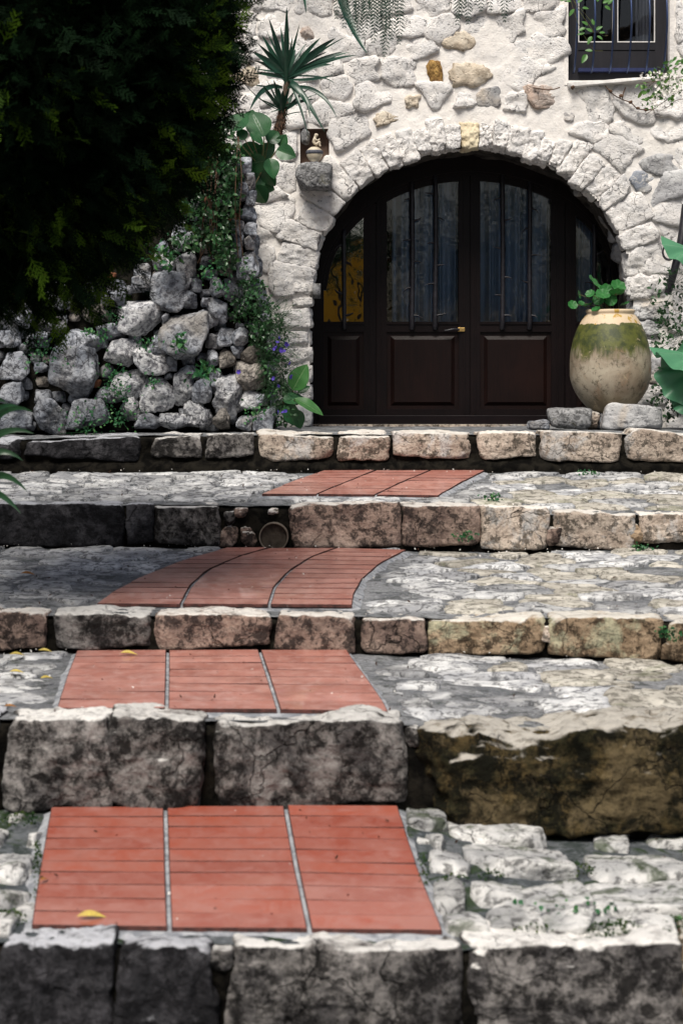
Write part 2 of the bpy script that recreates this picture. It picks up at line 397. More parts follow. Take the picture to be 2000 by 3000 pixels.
def tread_mortar(name, a, b_, green=0.4, dark=(0.05, 0.055, 0.055), gl=0.60):
    b = NB(name); c = b.coord(); n1 = b.noise(c, 5, 9, 0.65, 0.6); col = b.mix(b.ramp(n1, 0.38, 0.62), a, b_)
    col = b.mix(b.math('MULTIPLY', b.ramp(b.noise(c, 11, 10, 0.75, 0.8), 0.50, 0.58), 0.8), col, dark)
    col = b.mix(b.math('MULTIPLY', b.ramp(b.noise(c, 3.3, 6, 0.65, 1.5), gl, gl + 0.08), green), col, (0.025, 0.045, 0.016))
    gr = b.noise(c, 45, 8, 0.8); col = b.mix(b.math('MULTIPLY', b.ramp(gr, 0.5, 0.62), 0.5), col, dark); col = b.mix(b.math('MULTIPLY', b.math('SUBTRACT', 1.0, b.ramp(gr, 0.38, 0.45)), 0.5), col, tuple(min(.7, q * 1.8) for q in a))
    h = b.math('ADD', b.noise(c, 28, 8, 0.75), b.noise(c, 90, 4, 0.7))
    return b.done(b.bsdf(col, 0.85, b.bump(h, 0.9, 0.012), 0.25))
M['tread_mortar'] = tread_mortar('tread_mortar', (0.28, 0.285, 0.295), (0.14, 0.147, 0.16))
M['tread_mortar_dark'] = tread_mortar('tread_mortar_dark', (0.14, 0.15, 0.16), (0.06, 0.07, 0.08), 0.95, (0.02, 0.03, 0.025), 0.52)
M['grout'] = plain_rough('grout', (0.34, 0.35, 0.37), (0.17, 0.18, 0.20), 0.85, 20, 0.6)
def tile_mat(name='terracotta', A_=(0.36, 0.082, 0.045), B_=(0.24, 0.052, 0.033), D_=(0.38, 0.17, 0.145), da=0.55):
    b = NB(name); c = b.coord(); n1 = b.noise(c, 7, 6, 0.6); v = b.rand
    col = b.mix(v, A_, B_); col = b.mix(b.ramp(n1, 0.35, 0.7), col, (0.33, 0.115, 0.085))
    sp = b.noise(c, 60, 5, 0.7); col = b.mix(b.math('MULTIPLY', b.ramp(sp, 0.62, 0.70), 0.7), col, (0.09, 0.03, 0.025))
    dust = b.noise(c, 16, 9, 0.75, 0.8); col = b.mix(b.math('MULTIPLY', b.ramp(dust, 0.42, 0.70), da), col, D_)
    r = b.math('MULTIPLY_ADD', b.noise(c, 9, 6, 0.7), 0.3, 0.20)
    return b.done(b.bsdf(col, r, b.bump(b.math('ADD', sp, b.noise(c, 14, 5)), 0.25, 0.003), 0.9, 0, 0.35))
M['tile_side'] = plain_rough('tile_side', (0.10, 0.04, 0.034), (0.04, 0.022, 0.02), 0.9, 30)
M['tile'] = tile_mat()
M['tile_worn'] = tile_mat('terracotta_worn', (0.58, 0.255, 0.205), (0.44, 0.165, 0.125), (0.60, 0.37, 0.33), 0.6)
def wood_mat(name, a, b_, rough=0.42, axis=2, spec=0.4):
    b = NB(name); c = b.coord(); mp = b.n('ShaderNodeMapping'); s = [26, 26, 26]; s[axis] = 1.6; mp.inputs['Scale'].default_value = s; b.l(c, mp.inputs[0])
    g = b.noise(mp.outputs[0], 3, 8, 0.65, 0.8); col = b.mix(b.ramp(g, 0.3, 0.7), a, b_)
    col = b.mix(b.math('MULTIPLY', b.ramp(b.noise(c, 2.5, 6, 0.6), 0.45, 0.7), 0.4), col, (a[0]*1.7, a[1]*1.6, a[2]*1.5))
    return b.done(b.bsdf(col, rough, b.bump(g, 0.25, 0.003), spec))
M['door_wood'] = wood_mat('door_wood', (0.0065, 0.0036, 0.0038), (0.0035, 0.0022, 0.0026), 0.42, 2, 0.16)
M['door_wood_h'] = wood_mat('door_wood_h', (0.0065, 0.004, 0.0046), (0.0035, 0.0022, 0.003), 0.42, 0, 0.16)
M['door_panel'] = wood_mat('door_panel', (0.010, 0.0042, 0.0036), (0.005, 0.0024, 0.0023), 0.4, 2, 0.18)
M['window_wood'] = wood_mat('window_wood', (0.015, 0.014, 0.018), (0.008, 0.0075, 0.010), 0.4)
def glass(name, tint, refl):
    b = NB(name); t = b.n('ShaderNodeBsdfTransparent'); t.inputs[0].default_value = (*tint, 1)
    g = b.n('ShaderNodeBsdfGlossy'); g.inputs['Roughness'].default_value = 0.015
    c = b.coord(); nm = b.bump(b.noise(c, 4, 2, 0.4), 0.12, 0.02); b.l(nm, g.inputs['Normal'])
    lw = b.n('ShaderNodeFresnel'); lw.inputs[0].default_value = 1.5
    f = b.math('ADD', lw.outputs[0], refl, clamp=True); mx = b.n('ShaderNodeMixShader'); b.l(f, mx.inputs[0]); b.l(t.outputs[0], mx.inputs[1]); b.l(g.outputs[0], mx.inputs[2])
    return b.done(mx)
M['glass'] = glass('glass', (0.60, 0.66, 0.72), 0.05)
M['glass_amber'] = glass('glass_amber', (0.5, 0.5, 0.5), 0.48)
M['window_glass'] = glass('window_glass', (0.8, 0.82, 0.84), 0.03)
def curtain_mat(name, a, b_):
    b = NB(name); c = b.coord(); wv = b.noise(c, 220, 2, 0.5); col = b.mix(wv, a, b_)
    return b.done(b.bsdf(col, 0.9, b.bump(wv, 0.3, 0.001), 0.1))
M['curtain'] = curtain_mat('curtain', (0.46, 0.56, 0.70), (0.30, 0.38, 0.48))
M['net'] = curtain_mat('net', (0.62, 0.63, 0.66), (0.5, 0.5, 0.55))
M['iron'] = plain_rough('iron', (0.010, 0.010, 0.014), (0.022, 0.02, 0.026), 0.45, 30, 0.4, 0.5, 0.002)
_b = NB('iron_sky_shine'); M['iron_sky_shine'] = _b.done(_b.bsdf((0.05, 0.075, 0.16), 0.28, None, 0.6, 0.7))  # black bars; the blue base colour paints their sky shine
M['brass'] = NB('brass'); _b = M['brass']; M['brass'] = _b.done(_b.bsdf((0.55, 0.36, 0.13), 0.35, None, 0.5, 0.9))
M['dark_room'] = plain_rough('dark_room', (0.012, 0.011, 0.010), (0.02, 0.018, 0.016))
M['blue_board'] = plain_rough('blue_board', (0.022, 0.032, 0.10), (0.016, 0.022, 0.07), 0.4, 20, 0.2, 0.4)
M['white_paint'] = plain_rough('white_paint', (0.78, 0.76, 0.74), (0.66, 0.64, 0.62), 0.6, 20, 0.3)
M['niche'] = plain_rough('niche', (0.30, 0.20, 0.15), (0.16, 0.11, 0.085), 0.8, 5, 0.4)
M['bracket'] = stone_mat('bracket', (0.34, 0.34, 0.345), (0.22, 0.22, 0.225), (0.05, 0.05, 0.05), speck=(0.40, 0.55), stain=(0.55, 0.65), stain_col=(0.10, 0.095, 0.06), stain_amt=0.7, vary=0.0, scale=1.6)
M['ivory'] = plain_rough('ivory', (0.58, 0.51, 0.39), (0.46, 0.39, 0.29), 0.45, 14, 0.15, 0.4, 0.002)
M['slate_band'] = plain_rough('slate_band', (0.06, 0.065, 0.085), (0.10, 0.10, 0.12), 0.5, 40, 0.4)
M['soil'] = plain_rough('soil', (0.03, 0.022, 0.016), (0.055, 0.042, 0.03), 0.95, 20, 1.0, dist=0.02)
M['silt'] = plain_rough('silt', (0.055, 0.045, 0.035), (0.03, 0.024, 0.019), 0.95, 20, 0.6)
M['earth'] = plain_rough('earth', (0.010, 0.010, 0.009), (0.028, 0.026, 0.021), 0.95, 6, 1.0, 0.02, dist=0.03)
M['pipe'] = plain_rough('pipe', (0.15, 0.125, 0.10), (0.09, 0.075, 0.06), 0.7, 12, 0.3)
M['bark'] = plain_rough('bark', (0.10, 0.075, 0.055), (0.045, 0.034, 0.026), 0.9, 22, 1.0, dist=0.01)
M['twig'] = plain_rough('twig', (0.12, 0.07, 0.045), (0.06, 0.035, 0.025), 0.85, 30, 0.5)
M['stem'] = plain_rough('stem', (0.10, 0.13, 0.05), (0.13, 0.09, 0.05), 0.6, 20, 0.2)
def jar_mat():
    b = NB('jar_clay'); tc = b.n('ShaderNodeTexCoord'); c = tc.outputs['Object']; sp = b.n('ShaderNodeSeparateXYZ'); b.l(c, sp.inputs[0]); z = sp.outputs[2]
    n1 = b.noise(c, 4, 8, 0.65, 0.8); body = b.mix(b.ramp(n1, 0.36, 0.64), (0.40, 0.35, 0.27), (0.25, 0.195, 0.14))
    body = b.mix(b.math('MULTIPLY', b.ramp(b.noise(c, 3.0, 5, 0.6, 1.0), 0.56, 0.7), 0.8), body, (0.38, 0.19, 0.09))
    body = b.mix(b.math('MULTIPLY', b.ramp(b.noise(c, 19, 11, 0.8, 0.3), 0.51, 0.60), 0.75), body, (0.085, 0.07, 0.045))
    body = b.mix(b.math('MULTIPLY', b.math('SUBTRACT', 1.0, b.ramp(b.math('ADD', z, b.math('MULTIPLY', b.noise(c, 9, 6), 0.12)), 0.12, 0.26)), 0.6), body, (0.11, 0.095, 0.05))
    mp = b.n('ShaderNodeMapping'); mp.inputs['Scale'].default_value = (1, 1, 0.22); b.l(c, mp.inputs[0])
    run = b.noise(mp.outputs[0], 16, 8, 0.7, 0.3)
    gz = b.math('ADD', z, b.math('MULTIPLY', b.math('SUBTRACT', run, 0.5), 0.34))
    moss = b.mix(b.ramp(b.noise(c, 15, 9, 0.7), 0.4, 0.62), (0.085, 0.095, 0.016), (0.028, 0.040, 0.009))
    col = b.mix(b.math('MULTIPLY', b.ramp(gz, 0.37, 0.49), 0.97), body, moss)
    chips = b.math('MULTIPLY', b.ramp(b.noise(c, 13, 8, 0.7, 0.6), 0.60, 0.66), 0.7); col = b.mix(chips, col, (0.42, 0.34, 0.22))
    gl = b.mix(b.ramp(b.noise(mp.outputs[0], 18, 4, 0.6), 0.55, 0.62), (0.58, 0.46, 0.32), (0.40, 0.25, 0.05))
    gl = b.mix(b.math('MULTIPLY', b.ramp(b.noise(c, 30, 7, 0.75), 0.60, 0.68), 0.8), gl, (0.2, 0.16, 0.11))
    e = b.math('ADD', z, b.math('MULTIPLY', b.math('SUBTRACT', b.noise(c, 12, 4, 0.6), 0.5), 0.07))
    col = b.mix(b.ramp(e, 0.637, 0.643), col, gl)
    return b.done(b.bsdf(col, 0.55, b.bump(b.math('ADD', b.noise(c, 22, 9, 0.7), b.math('MULTIPLY', b.ramp(e, 0.633, 0.647), 0.5)), 0.5, 0.006), 0.35))
M['jar'] = jar_mat()
def leaf_mat(name, a, b_, tip=None, rough=0.38, trans=0.25, spec=0.45, attr=True, vein=0.0):
    b = NB(name); c = b.coord(); n = b.noise(c, 9, 5, 0.6); col = b.mix(b.ramp(n, 0.35, 0.65), a, b_)
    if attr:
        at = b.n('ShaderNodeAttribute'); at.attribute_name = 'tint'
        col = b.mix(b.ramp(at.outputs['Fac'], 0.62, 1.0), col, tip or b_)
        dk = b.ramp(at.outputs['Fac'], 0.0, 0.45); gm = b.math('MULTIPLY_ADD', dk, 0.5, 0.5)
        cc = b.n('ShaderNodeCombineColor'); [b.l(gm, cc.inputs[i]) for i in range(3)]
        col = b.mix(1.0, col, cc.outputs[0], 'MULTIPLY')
    h = n
    nm = None
    if vein > 0:
        tc = b.n('ShaderNodeTexCoord'); uv = b.n('ShaderNodeSeparateXYZ'); b.l(tc.outputs['UV'], uv.inputs[0])
        ax = b.math('ABSOLUTE', uv.outputs[0]); vv = b.math('SUBTRACT', b.math('MULTIPLY', uv.outputs[1], 7.0), b.math('MULTIPLY', ax, 5.0))
        fr = b.math('PINGPONG', vv, 0.5); side = b.math('SUBTRACT', 1.0, b.ramp(fr, 0.0, 0.09)); mid = b.math('SUBTRACT', 1.0, b.ramp(ax, 0.0, 0.05))
        ve = b.math('MAXIMUM', mid, b.math('MULTIPLY', side, 0.7)); col = b.mix(b.math('MULTIPLY', ve, vein), col, (0.22, 0.34, 0.16))
        nm = b.bump(ve, 0.6, -0.004)
    p = b.bsdf(col, rough, nm, spec); t = b.n('ShaderNodeBsdfTranslucent'); b.l(col, t.inputs[0])
    mx = b.n('ShaderNodeMixShader'); mx.inputs[0].default_value = trans; b.l(p.outputs[0], mx.inputs[1]); b.l(t.outputs[0], mx.inputs[2])
    return b.done(mx)
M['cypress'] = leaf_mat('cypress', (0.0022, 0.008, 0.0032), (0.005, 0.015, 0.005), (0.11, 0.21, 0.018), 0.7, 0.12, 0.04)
M['cypress_core_shade'] = plain_rough('cypress_core_shade', (0.0015, 0.0025, 0.0015), (0.004, 0.0045, 0.0025), 0.95, 12, 1.0, 0.0)  # near-black colour stands in for shade deep in the crown
M['yucca'] = leaf_mat('yucca', (0.012, 0.045, 0.030), (0.022, 0.075, 0.045), (0.10, 0.12, 0.03), 0.33, 0.12, 0.5)
M['creeper'] = leaf_mat('creeper', (0.016, 0.060, 0.016), (0.030, 0.095, 0.032), (0.07, 0.16, 0.05), 0.36, 0.2, 0.5)
M['broad'] = leaf_mat('broad', (0.014, 0.075, 0.024), (0.022, 0.105, 0.032), (0.05, 0.16, 0.05), 0.34, 0.22, 0.5, vein=0.35)
M['pleated'] = leaf_mat('pleated', (0.04, 0.16, 0.075), (0.06, 0.21, 0.10), (0.10, 0.28, 0.16), 0.4, 0.15, 0.45)
M['cabbage'] = leaf_mat('cabbage', (0.025, 0.11, 0.022), (0.035, 0.14, 0.03), (0.05, 0.18, 0.05), 0.4, 0.22, 0.4, vein=0.75)
M['nasturtium'] = leaf_mat('nasturtium', (0.022, 0.125, 0.028), (0.035, 0.17, 0.040), (0.06, 0.22, 0.06), 0.45, 0.25, 0.3)
M['bright_leaf'] = leaf_mat('bright_leaf', (0.055, 0.16, 0.035), (0.085, 0.21, 0.05), (0.17, 0.28, 0.07), 0.4, 0.3, 0.4)
M['pepper'] = leaf_mat('pepper', (0.008, 0.026, 0.016), (0.014, 0.040, 0.024), None, 0.45, 0.15, 0.35)
M['strap'] = leaf_mat('strap', (0.010, 0.040, 0.016), (0.018, 0.060, 0.022), None, 0.35, 0.12, 0.5)
M['moss'] = leaf_mat('moss', (0.012, 0.035, 0.012), (0.03, 0.06, 0.016), (0.07, 0.09, 0.02), 0.8, 0.1, 0.1)
M['weed'] = leaf_mat('weed', (0.018, 0.085, 0.028), (0.030, 0.13, 0.05), (0.08, 0.2, 0.06), 0.45, 0.2, 0.3)
M['violet'] = leaf_mat('violet', (0.08, 0.05, 0.34), (0.12, 0.08, 0.44), None, 0.6, 0.3, 0.2)
M['white_petal'] = leaf_mat('white_petal', (0.75, 0.72, 0.68), (0.82, 0.8, 0.76), None, 0.6, 0.3, 0.2)
M['dry_leaf'] = leaf_mat('dry_leaf', (0.62, 0.50, 0.10), (0.50, 0.36, 0.10), None, 0.5, 0.2, 0.3)
M['rust_leaf'] = leaf_mat('rust_leaf', (0.42, 0.20, 0.05), (0.30, 0.13, 0.04), None, 0.5, 0.2, 0.3)
M['soil_leaf'] = leaf_mat('soil_leaf', (0.04, 0.02, 0.012), (0.07, 0.03, 0.02), None, 0.8, 0.0, 0.1)
M['ochre_plaster'] = plain_rough('ochre_plaster', (0.85, 0.42, 0.04), (0.80, 0.36, 0.03), 0.9, 2, 0.2)
M['tree_dark'] = leaf_mat('tree_dark', (0.015, 0.04, 0.014), (0.03, 0.065, 0.022), None, 0.5, 0.2, 0.3)
# ------------------------------------------------------------------ the stepped path
STEPS = [  # lip Y, lip line, back Y, back line (photo pixels)
    dict(YL=5.30, L=[(-300,2770),(0,2775),(600,2785),(1000,2790),(1500,2795),(2000,2790),(2300,2790)], YB=6.58, B=[(-300,2375),(0,2375),(1150,2366),(1300,2395),(1600,2440),(2000,2470),(2300,2480)]),
    dict(YL=6.55, L=[(-300,2118),(0,2118),(600,2122),(1150,2130),(1300,2150),(2000,2165),(2300,2170)], YB=8.18, B=[(-300,1915),(1000,1913),(1500,1925),(2000,1945),(2300,1948)]),
    dict(YL=8.15, L=[(-300,1806),(0,1808),(1000,1812),(1600,1815),(2000,1822),(2300,1822)], YB=10.48, B=[(-300,1603),(0,1603),(1000,1608),(1500,1620),(2000,1608),(2300,1606)]),
    dict(YL=10.45, L=[(-300,1478),(0,1480),(1000,1482),(1400,1490),(1600,1508),(2000,1512),(2300,1512)], YB=12.08, B=[(-300,1383),(2300,1383)]),
    dict(YL=12.05, L=[(-300,1292),(0,1288),(400,1276),(1000,1271),(2000,1273),(2300,1273)], YB=14.30, B=[(-300,1247.8),(2300,1247.8)]),
]
for s in STEPS:
    for k, Yk in (('L', 'YL'), ('B', 'YB')):
        s[k + 'x'] = np.array([WX(p[0], s[Yk]) for p in s[k]]); s[k + 'z'] = np.array([WZ(p[1], s[Yk]) for p in s[k]])
def tread_z(k, X, Y):
    s = STEPS[k]; t = (Y - s['YL']) / (s['YB'] - s['YL'])
    return np.interp(X, s['Lx'], s['Lz']) * (1 - t) + np.interp(X, s['Bx'], s['Bz']) * t
def on_tread(k, px, py):
    s = STEPS[k]; zl = zb = None
    X = WX(px, (s['YL'] + s['YB']) / 2)
    for _ in range(4):
        zl = CAMZ - np.interp(X, s['Lx'], s['Lz']); zb = CAMZ - np.interp(X, s['Bx'], s['Bz'])
        B = (zb - zl) / (s['YB'] - s['YL']); A = zl - B * s['YL']; Y = A / ((py - HY) / F - B); X = WX(px, Y)
    return float(X), float(Y), float(tread_z(k, X, Y))
def grid_mesh(name, X, Y, Z):
    """X,Y,Z arrays (n,m)"""
    n, m = X.shape; v = np.stack([X.ravel(), Y.ravel(), Z.ravel()], 1)
    i = np.arange(n - 1)[:, None] * m + np.arange(m - 1)[None, :]
    f = np.stack([i, i + 1, i + m + 1, i + m], -1).reshape(-1, 4)
    return mesh_np(name, v, f)

step_labels = ['lowest broad stone step, cut by the bottom edge of the photo, three wide terracotta columns on its tread',
               'second stone step from the bottom with a brown mossy boulder at its right end',
               'middle stone step whose tiled path curves to the right',
               'fourth stone step from the bottom with a drain pipe in its face',
               'topmost stone step, a terrace of pale kerb blocks before the dark arched door']
XE = 4.2
TM = []
steps = []
for k, s in enumerate(STEPS):
    root = empty('stone_step', (0, s['YL'], 0), step_labels[k], 'step', 'stone steps of the garden path', 'structure'); steps.append(root)
    # riser backing
    prevz = (lambda X: np.zeros_like(X) - 0.02) if k == 0 else (lambda X, k=k: tread_z(k - 1, X, s['YL']) - 0.03)
    xs = np.linspace(-XE, XE, 420); us = np.linspace(0, 1, 18)
    Xg, Ug = np.meshgrid(xs, us); Zb = prevz(Xg); Zt = np.interp(Xg, s['Lx'], s['Lz']) - 0.012
    Zg = Zb + (Zt - Zb) * Ug
    q = np.stack([Xg.ravel(), Zg.ravel(), np.full(Xg.size, k * 3.1)], 1)
    nz = (fbm(q * 9, 4) * 0.016).reshape(Xg.shape)
    Yg = s['YL'] + 0.035 + nz + 0.03 * (Ug > 0.97)
    if k == 4: Yg = Yg - 0.05 * np.clip((0.42 - Ug) * 6, 0, 1)
    me = grid_mesh('riser_mortar', Xg, Yg, Zg); link('riser_mortar', me, M['joint'], root)
    # tread sheet
    ny = int((s['YB'] - s['YL']) / 0.022); xs = np.linspace(-XE, XE, 360); ys = np.linspace(s['YL'] + 0.05, s['YB'] + 0.06, ny)
    Xg, Yg = np.meshgrid(xs, ys); Zg = tread_z(k, Xg, Yg)
    q = np.stack([Xg.ravel(), Yg.ravel(), np.full(Xg.size, k * 5.1)], 1)
    amp = 0.012 if k == 0 else 0.009
    Zg = Zg - 0.006 + ((fbm(q * 3.5, 4) * 0.7 + ridge(q * 7, 3) * 0.3) * amp).reshape(Xg.shape)
    TM.append((k, Xg, Yg, Zg)); continue
    me = None

# tiles: column boundaries as (px,py) polylines back to front
TILES = {
    0: dict(n=10, cols=[[(145,2380),(112,2560),(85,2738)], [(484,2380),(489,2560),(496,2738)], [(836,2380),(868,2560),(906,2738)], [(1168,2374),(1228,2560),(1300,2738)]]),
    1: dict(n=8, cols=[[(222,1916),(190,2000),(160,2095)], [(491,1916),(490,2000),(488,2095)], [(760,1918),(787,2000),(816,2093)], [(1020,1920),(1078,2000),(1140,2090)]]),
    2: dict(n=12, cols=[[(660,1614),(520,1655),(400,1705),(320,1750),(282,1779)], [(790,1614),(700,1640),(610,1680),(560,1725),(532,1780)], [(985,1616),(910,1642),(850,1682),(805,1730),(788,1784)], [(1192,1620),(1115,1660),(1065,1705),(1040,1750),(1034,1789)]]),
    3: dict(n=9, cols=[[(945,1386),(850,1420),(762,1457)], [(1100,1386),(1010,1422),(925,1458)], [(1260,1386),(1175,1422),(1100,1458)], [(1422,1386),(1355,1420),(1287,1459)]]),
}
def strip_tile(P, th, bev):
    """P: four corners (front left, front right, back right, back left)"""
    P = np.array(P); c = P.mean(0); d = c - P; d[:, 2] = 0; L = np.linalg.norm(d, axis=1)[:, None]
    inn = P + d / L * bev * 1.5; lo = P.copy(); lo[:, 2] -= bev * 0.7; bo = P.copy(); bo[:, 2] -= th
    v = np.vstack([inn, lo, bo]) - c; f = [[0, 1, 2, 3]]
    for i in range(4):
        j = (i + 1) % 4; f.append([4 + i, 4 + j, j, i]); f.append([8 + i, 8 + j, 4 + j, 4 + i])
    return c, v, f
TILEPOLY = {}
for k, T in TILES.items():
    cols = []
    for line in T['cols']:
        W3 = sorted([on_tread(k, *p) for p in line], key=lambda a: a[1]); cols.append((np.array([a[1] for a in W3]), np.array([a[0] for a in W3])))
    y0 = np.mean([c[0][0] for c in cols]); y1 = np.mean([c[0][-1] for c in cols]); n = T['n']
    TILEPOLY[k] = (cols, y0, y1)
    g = Acc()
    ys = np.linspace(y0 - 0.035, y1 + 0.035, 24); xl = np.interp(ys, cols[0][0], cols[0][1]) - 0.035; xr = np.interp(ys, cols[3][0], cols[3][1]) + 0.035
    gx = xl[:, None] + (xr - xl)[:, None] * np.linspace(0, 1, 30)[None, :]; gy = np.repeat(ys[:, None], 30, 1); gz = tread_z(k, gx, gy) + 0.0105
    qq = np.stack([gx.ravel(), gy.ravel(), gx.ravel() * 0], 1); gz += (fbm(qq * 12, 3) * 0.0025).reshape(gx.shape)
    e = np.ones_like(gx); e[0] = e[-1] = 0; e[:, 0] = e[:, -1] = 0; gz -= (1 - e) * 0.02
    link('grout', grid_mesh('grout', gx, gy, gz), M['grout'], steps[k])
    yy = np.linspace(y0, y1, n + 1) + np.concatenate([[0], NR.uniform(-0.006, 0.006, n - 1), [0]])
    for c in range(3):
        for r in range(n):
            ya, yb = yy[r] + 0.0024, yy[r + 1] - 0.0024
            xa = lambda y: np.interp(y, cols[c][0], cols[c][1]) + 0.0065; xb = lambda y: np.interp(y, cols[c+1][0], cols[c+1][1]) - 0.0065
            P = [(xa(ya), ya), (xb(ya), ya), (xb(yb), yb), (xa(yb), yb)]; t1, t2 = rnd.uniform(-0.0015, 0.0015), rnd.uniform(-0.0012, 0.0012)
            P = [(p[0], p[1], tread_z(k, p[0], p[1]) + 0.0195 + (t1 if i in (0, 3) else -t1) + (t2 if i < 2 else -t2)) for i, p in enumerate(P)]
            cc, v, f = strip_tile(P, 0.014, 0.0022)
            me = mesh_py('tile', v, f); me.materials.append(M['tile' if k == 0 else 'tile_worn']); me.materials.append(M['tile_side']); me.polygons.foreach_set('material_index', [0] + [1] * 8); link('tile', me, None, steps[k], cc)

def in_tiles(k, x, y, m):
    if k not in TILEPOLY: return False
    cols, y0, y1 = TILEPOLY[k]
    if y < y0 - m or y > y1 + m: return False
    return np.interp(y, cols[0][0], cols[0][1]) - m < x < np.interp(y, cols[3][0], cols[3][1]) + m

for k, Xg, Yg, Zg in TM:
    if k in TILEPOLY:
        cols, y0, y1 = TILEPOLY[k]; xl = np.interp(Yg, cols[0][0], cols[0][1]); xr = np.interp(Yg, cols[3][0], cols[3][1])
        Zg = Zg - 0.03 * ((Xg > xl) & (Xg < xr) & (Yg > y0) & (Yg < y1))
    link('tread_mortar', grid_mesh('tread_mortar', Xg, Yg, Zg), M['tread_mortar_dark'] if k == 0 else M['tread_mortar'], steps[k])
# paving stones bedded in the treads
def flat_stone(k, poly, seed, mat, gap=0.012, thick=0.045, prot=0.010, amp=0.010, sub=4, parent=None):
    rs = np.random.RandomState(seed); c, A, N2, H2, ext = poly_planes(poly, gap, rs)
    if A < 0.004 or len(N2) < 3: return
    N = np.hstack([N2, np.zeros((len(N2), 1))]); a = rs.uniform(-0.05, 0.05, 2)
    top = np.array([[a[0], a[1], 1.0]]); top /= np.linalg.norm(top); bot = -np.array([[0, 0, 1.0]])
    D = rand_dirs(5, rs); D[:, 2] = 0; D /= np.linalg.norm(D, axis=1)[:, None]; hD = (np.abs(D[:, :2]) * ext).sum(1) * rs.uniform(0.62, 0.85, 5)
    N = np.vstack([N, top, bot, D]); H = np.concatenate([H2, [thick, thick], hD])
    pts, f = stone_pts((ext[0], ext[1], thick), N, H, 16, sub, amp, 7.0, seed * 1.7, 4, 0.4)
    pts[:, :2] *= (1 + 0.20 * fbm(np.column_stack([pts[:, 0] / ext[0] * 1.6, pts[:, 1] / ext[1] * 1.6, np.full(len(pts), seed * 0.77)]), 3))[:, None]
    z = tread_z(k, c[0], c[1]); s = STEPS[k]
    if k in TILEPOLY:
        cl_, ty0, ty1 = TILEPOLY[k]; ax, ay = pts[:, 0] + c[0], pts[:, 1] + c[1]
        ins = (ax > np.interp(ay, cl_[0][0], cl_[0][1]) - 0.012) & (ax < np.interp(ay, cl_[3][0], cl_[3][1]) + 0.012) & (ay > ty0 - 0.01) & (ay < ty1 + 0.01)
        pts[ins, 2] -= 0.05
    slope = (tread_z(k, c[0], s['YB']) - tread_z(k, c[0], s['YL'])) / (s['YB'] - s['YL']); pts[:, 2] += pts[:, 1] * slope
    add_stone(parent or steps[k], mat, (c[0], c[1], z - thick + prot), pts, f, 'paving_stone')
for k, (dx, dy) in enumerate([(0.36, 0.21), (0.34, 0.17), (0.33, 0.17), (0.33, 0.17)]):
    s = STEPS[k]; rs = np.random.RandomState(100 + k); sites = []; xm = 1000 / F * s['YB'] * 1.12 + 0.9
    ya, yb = s['YL'] + 0.20, s['YB'] - 0.02
    ny = max(2, int(round((yb - ya) / dy)))
    for r in range(ny):
        y = ya + (r + 0.5) * (yb - ya) / ny; x = -xm + rs.uniform(0, dx)
        while x < xm:
            sites.append((x, y + rs.uniform(-0.35, 0.35) * dy)); x += dx * rs.uniform(0.55, 1.5)
    sites += []
    cells = voronoi(sites, (-xm - 0.1, xm + 0.1, ya - 0.02, yb + 0.02), 0.8)
    cols = TILEPOLY[k][0]
    for i, (st, poly) in enumerate(zip(sites, cells)):
        if len(poly) < 3 or in_tiles(k, st[0], st[1], 0.02): continue
        if rs.rand() < 0.10 or (k == 0 and abs(st[0]) < 1.3): continue
        # trim the cell against the tiled strip
        if cols[0][0][0] - 0.3 < st[1] < cols[0][0][-1] + 0.3:
            for ln, sg in ((cols[0], 1), (cols[3], -1)):
                xe = np.interp(st[1], ln[0], ln[1]); sl = (np.interp(st[1] + 0.05, ln[0], ln[1]) - np.interp(st[1] - 0.05, ln[0], ln[1])) / 0.1
                if (sg == 1 and st[0] < xe) or (sg == -1 and st[0] > xe):
                    # keep sg*(x - sl*(y-y0) - xe) <= -0.045
                    poly = clip_poly(poly, sg, -sg * sl, sg * (xe - sl * st[1]) - 0.045)
        if len(poly) < 3: continue
        warm = st[0] > 0.6 and rs.rand() < 0.5
        flat_stone(k, poly, 1000 * k + i + 7, M['paving_low' if k == 0 else 'paving_warm' if warm else 'paving'], gap=rs.uniform(0.003, 0.022) + (0.012 if k == 0 else 0), prot=rs.uniform(0.000, 0.013) + (0.010 if k == 0 else 0), amp=0.010 if k else 0.013, sub=5 if k == 0 else 4)

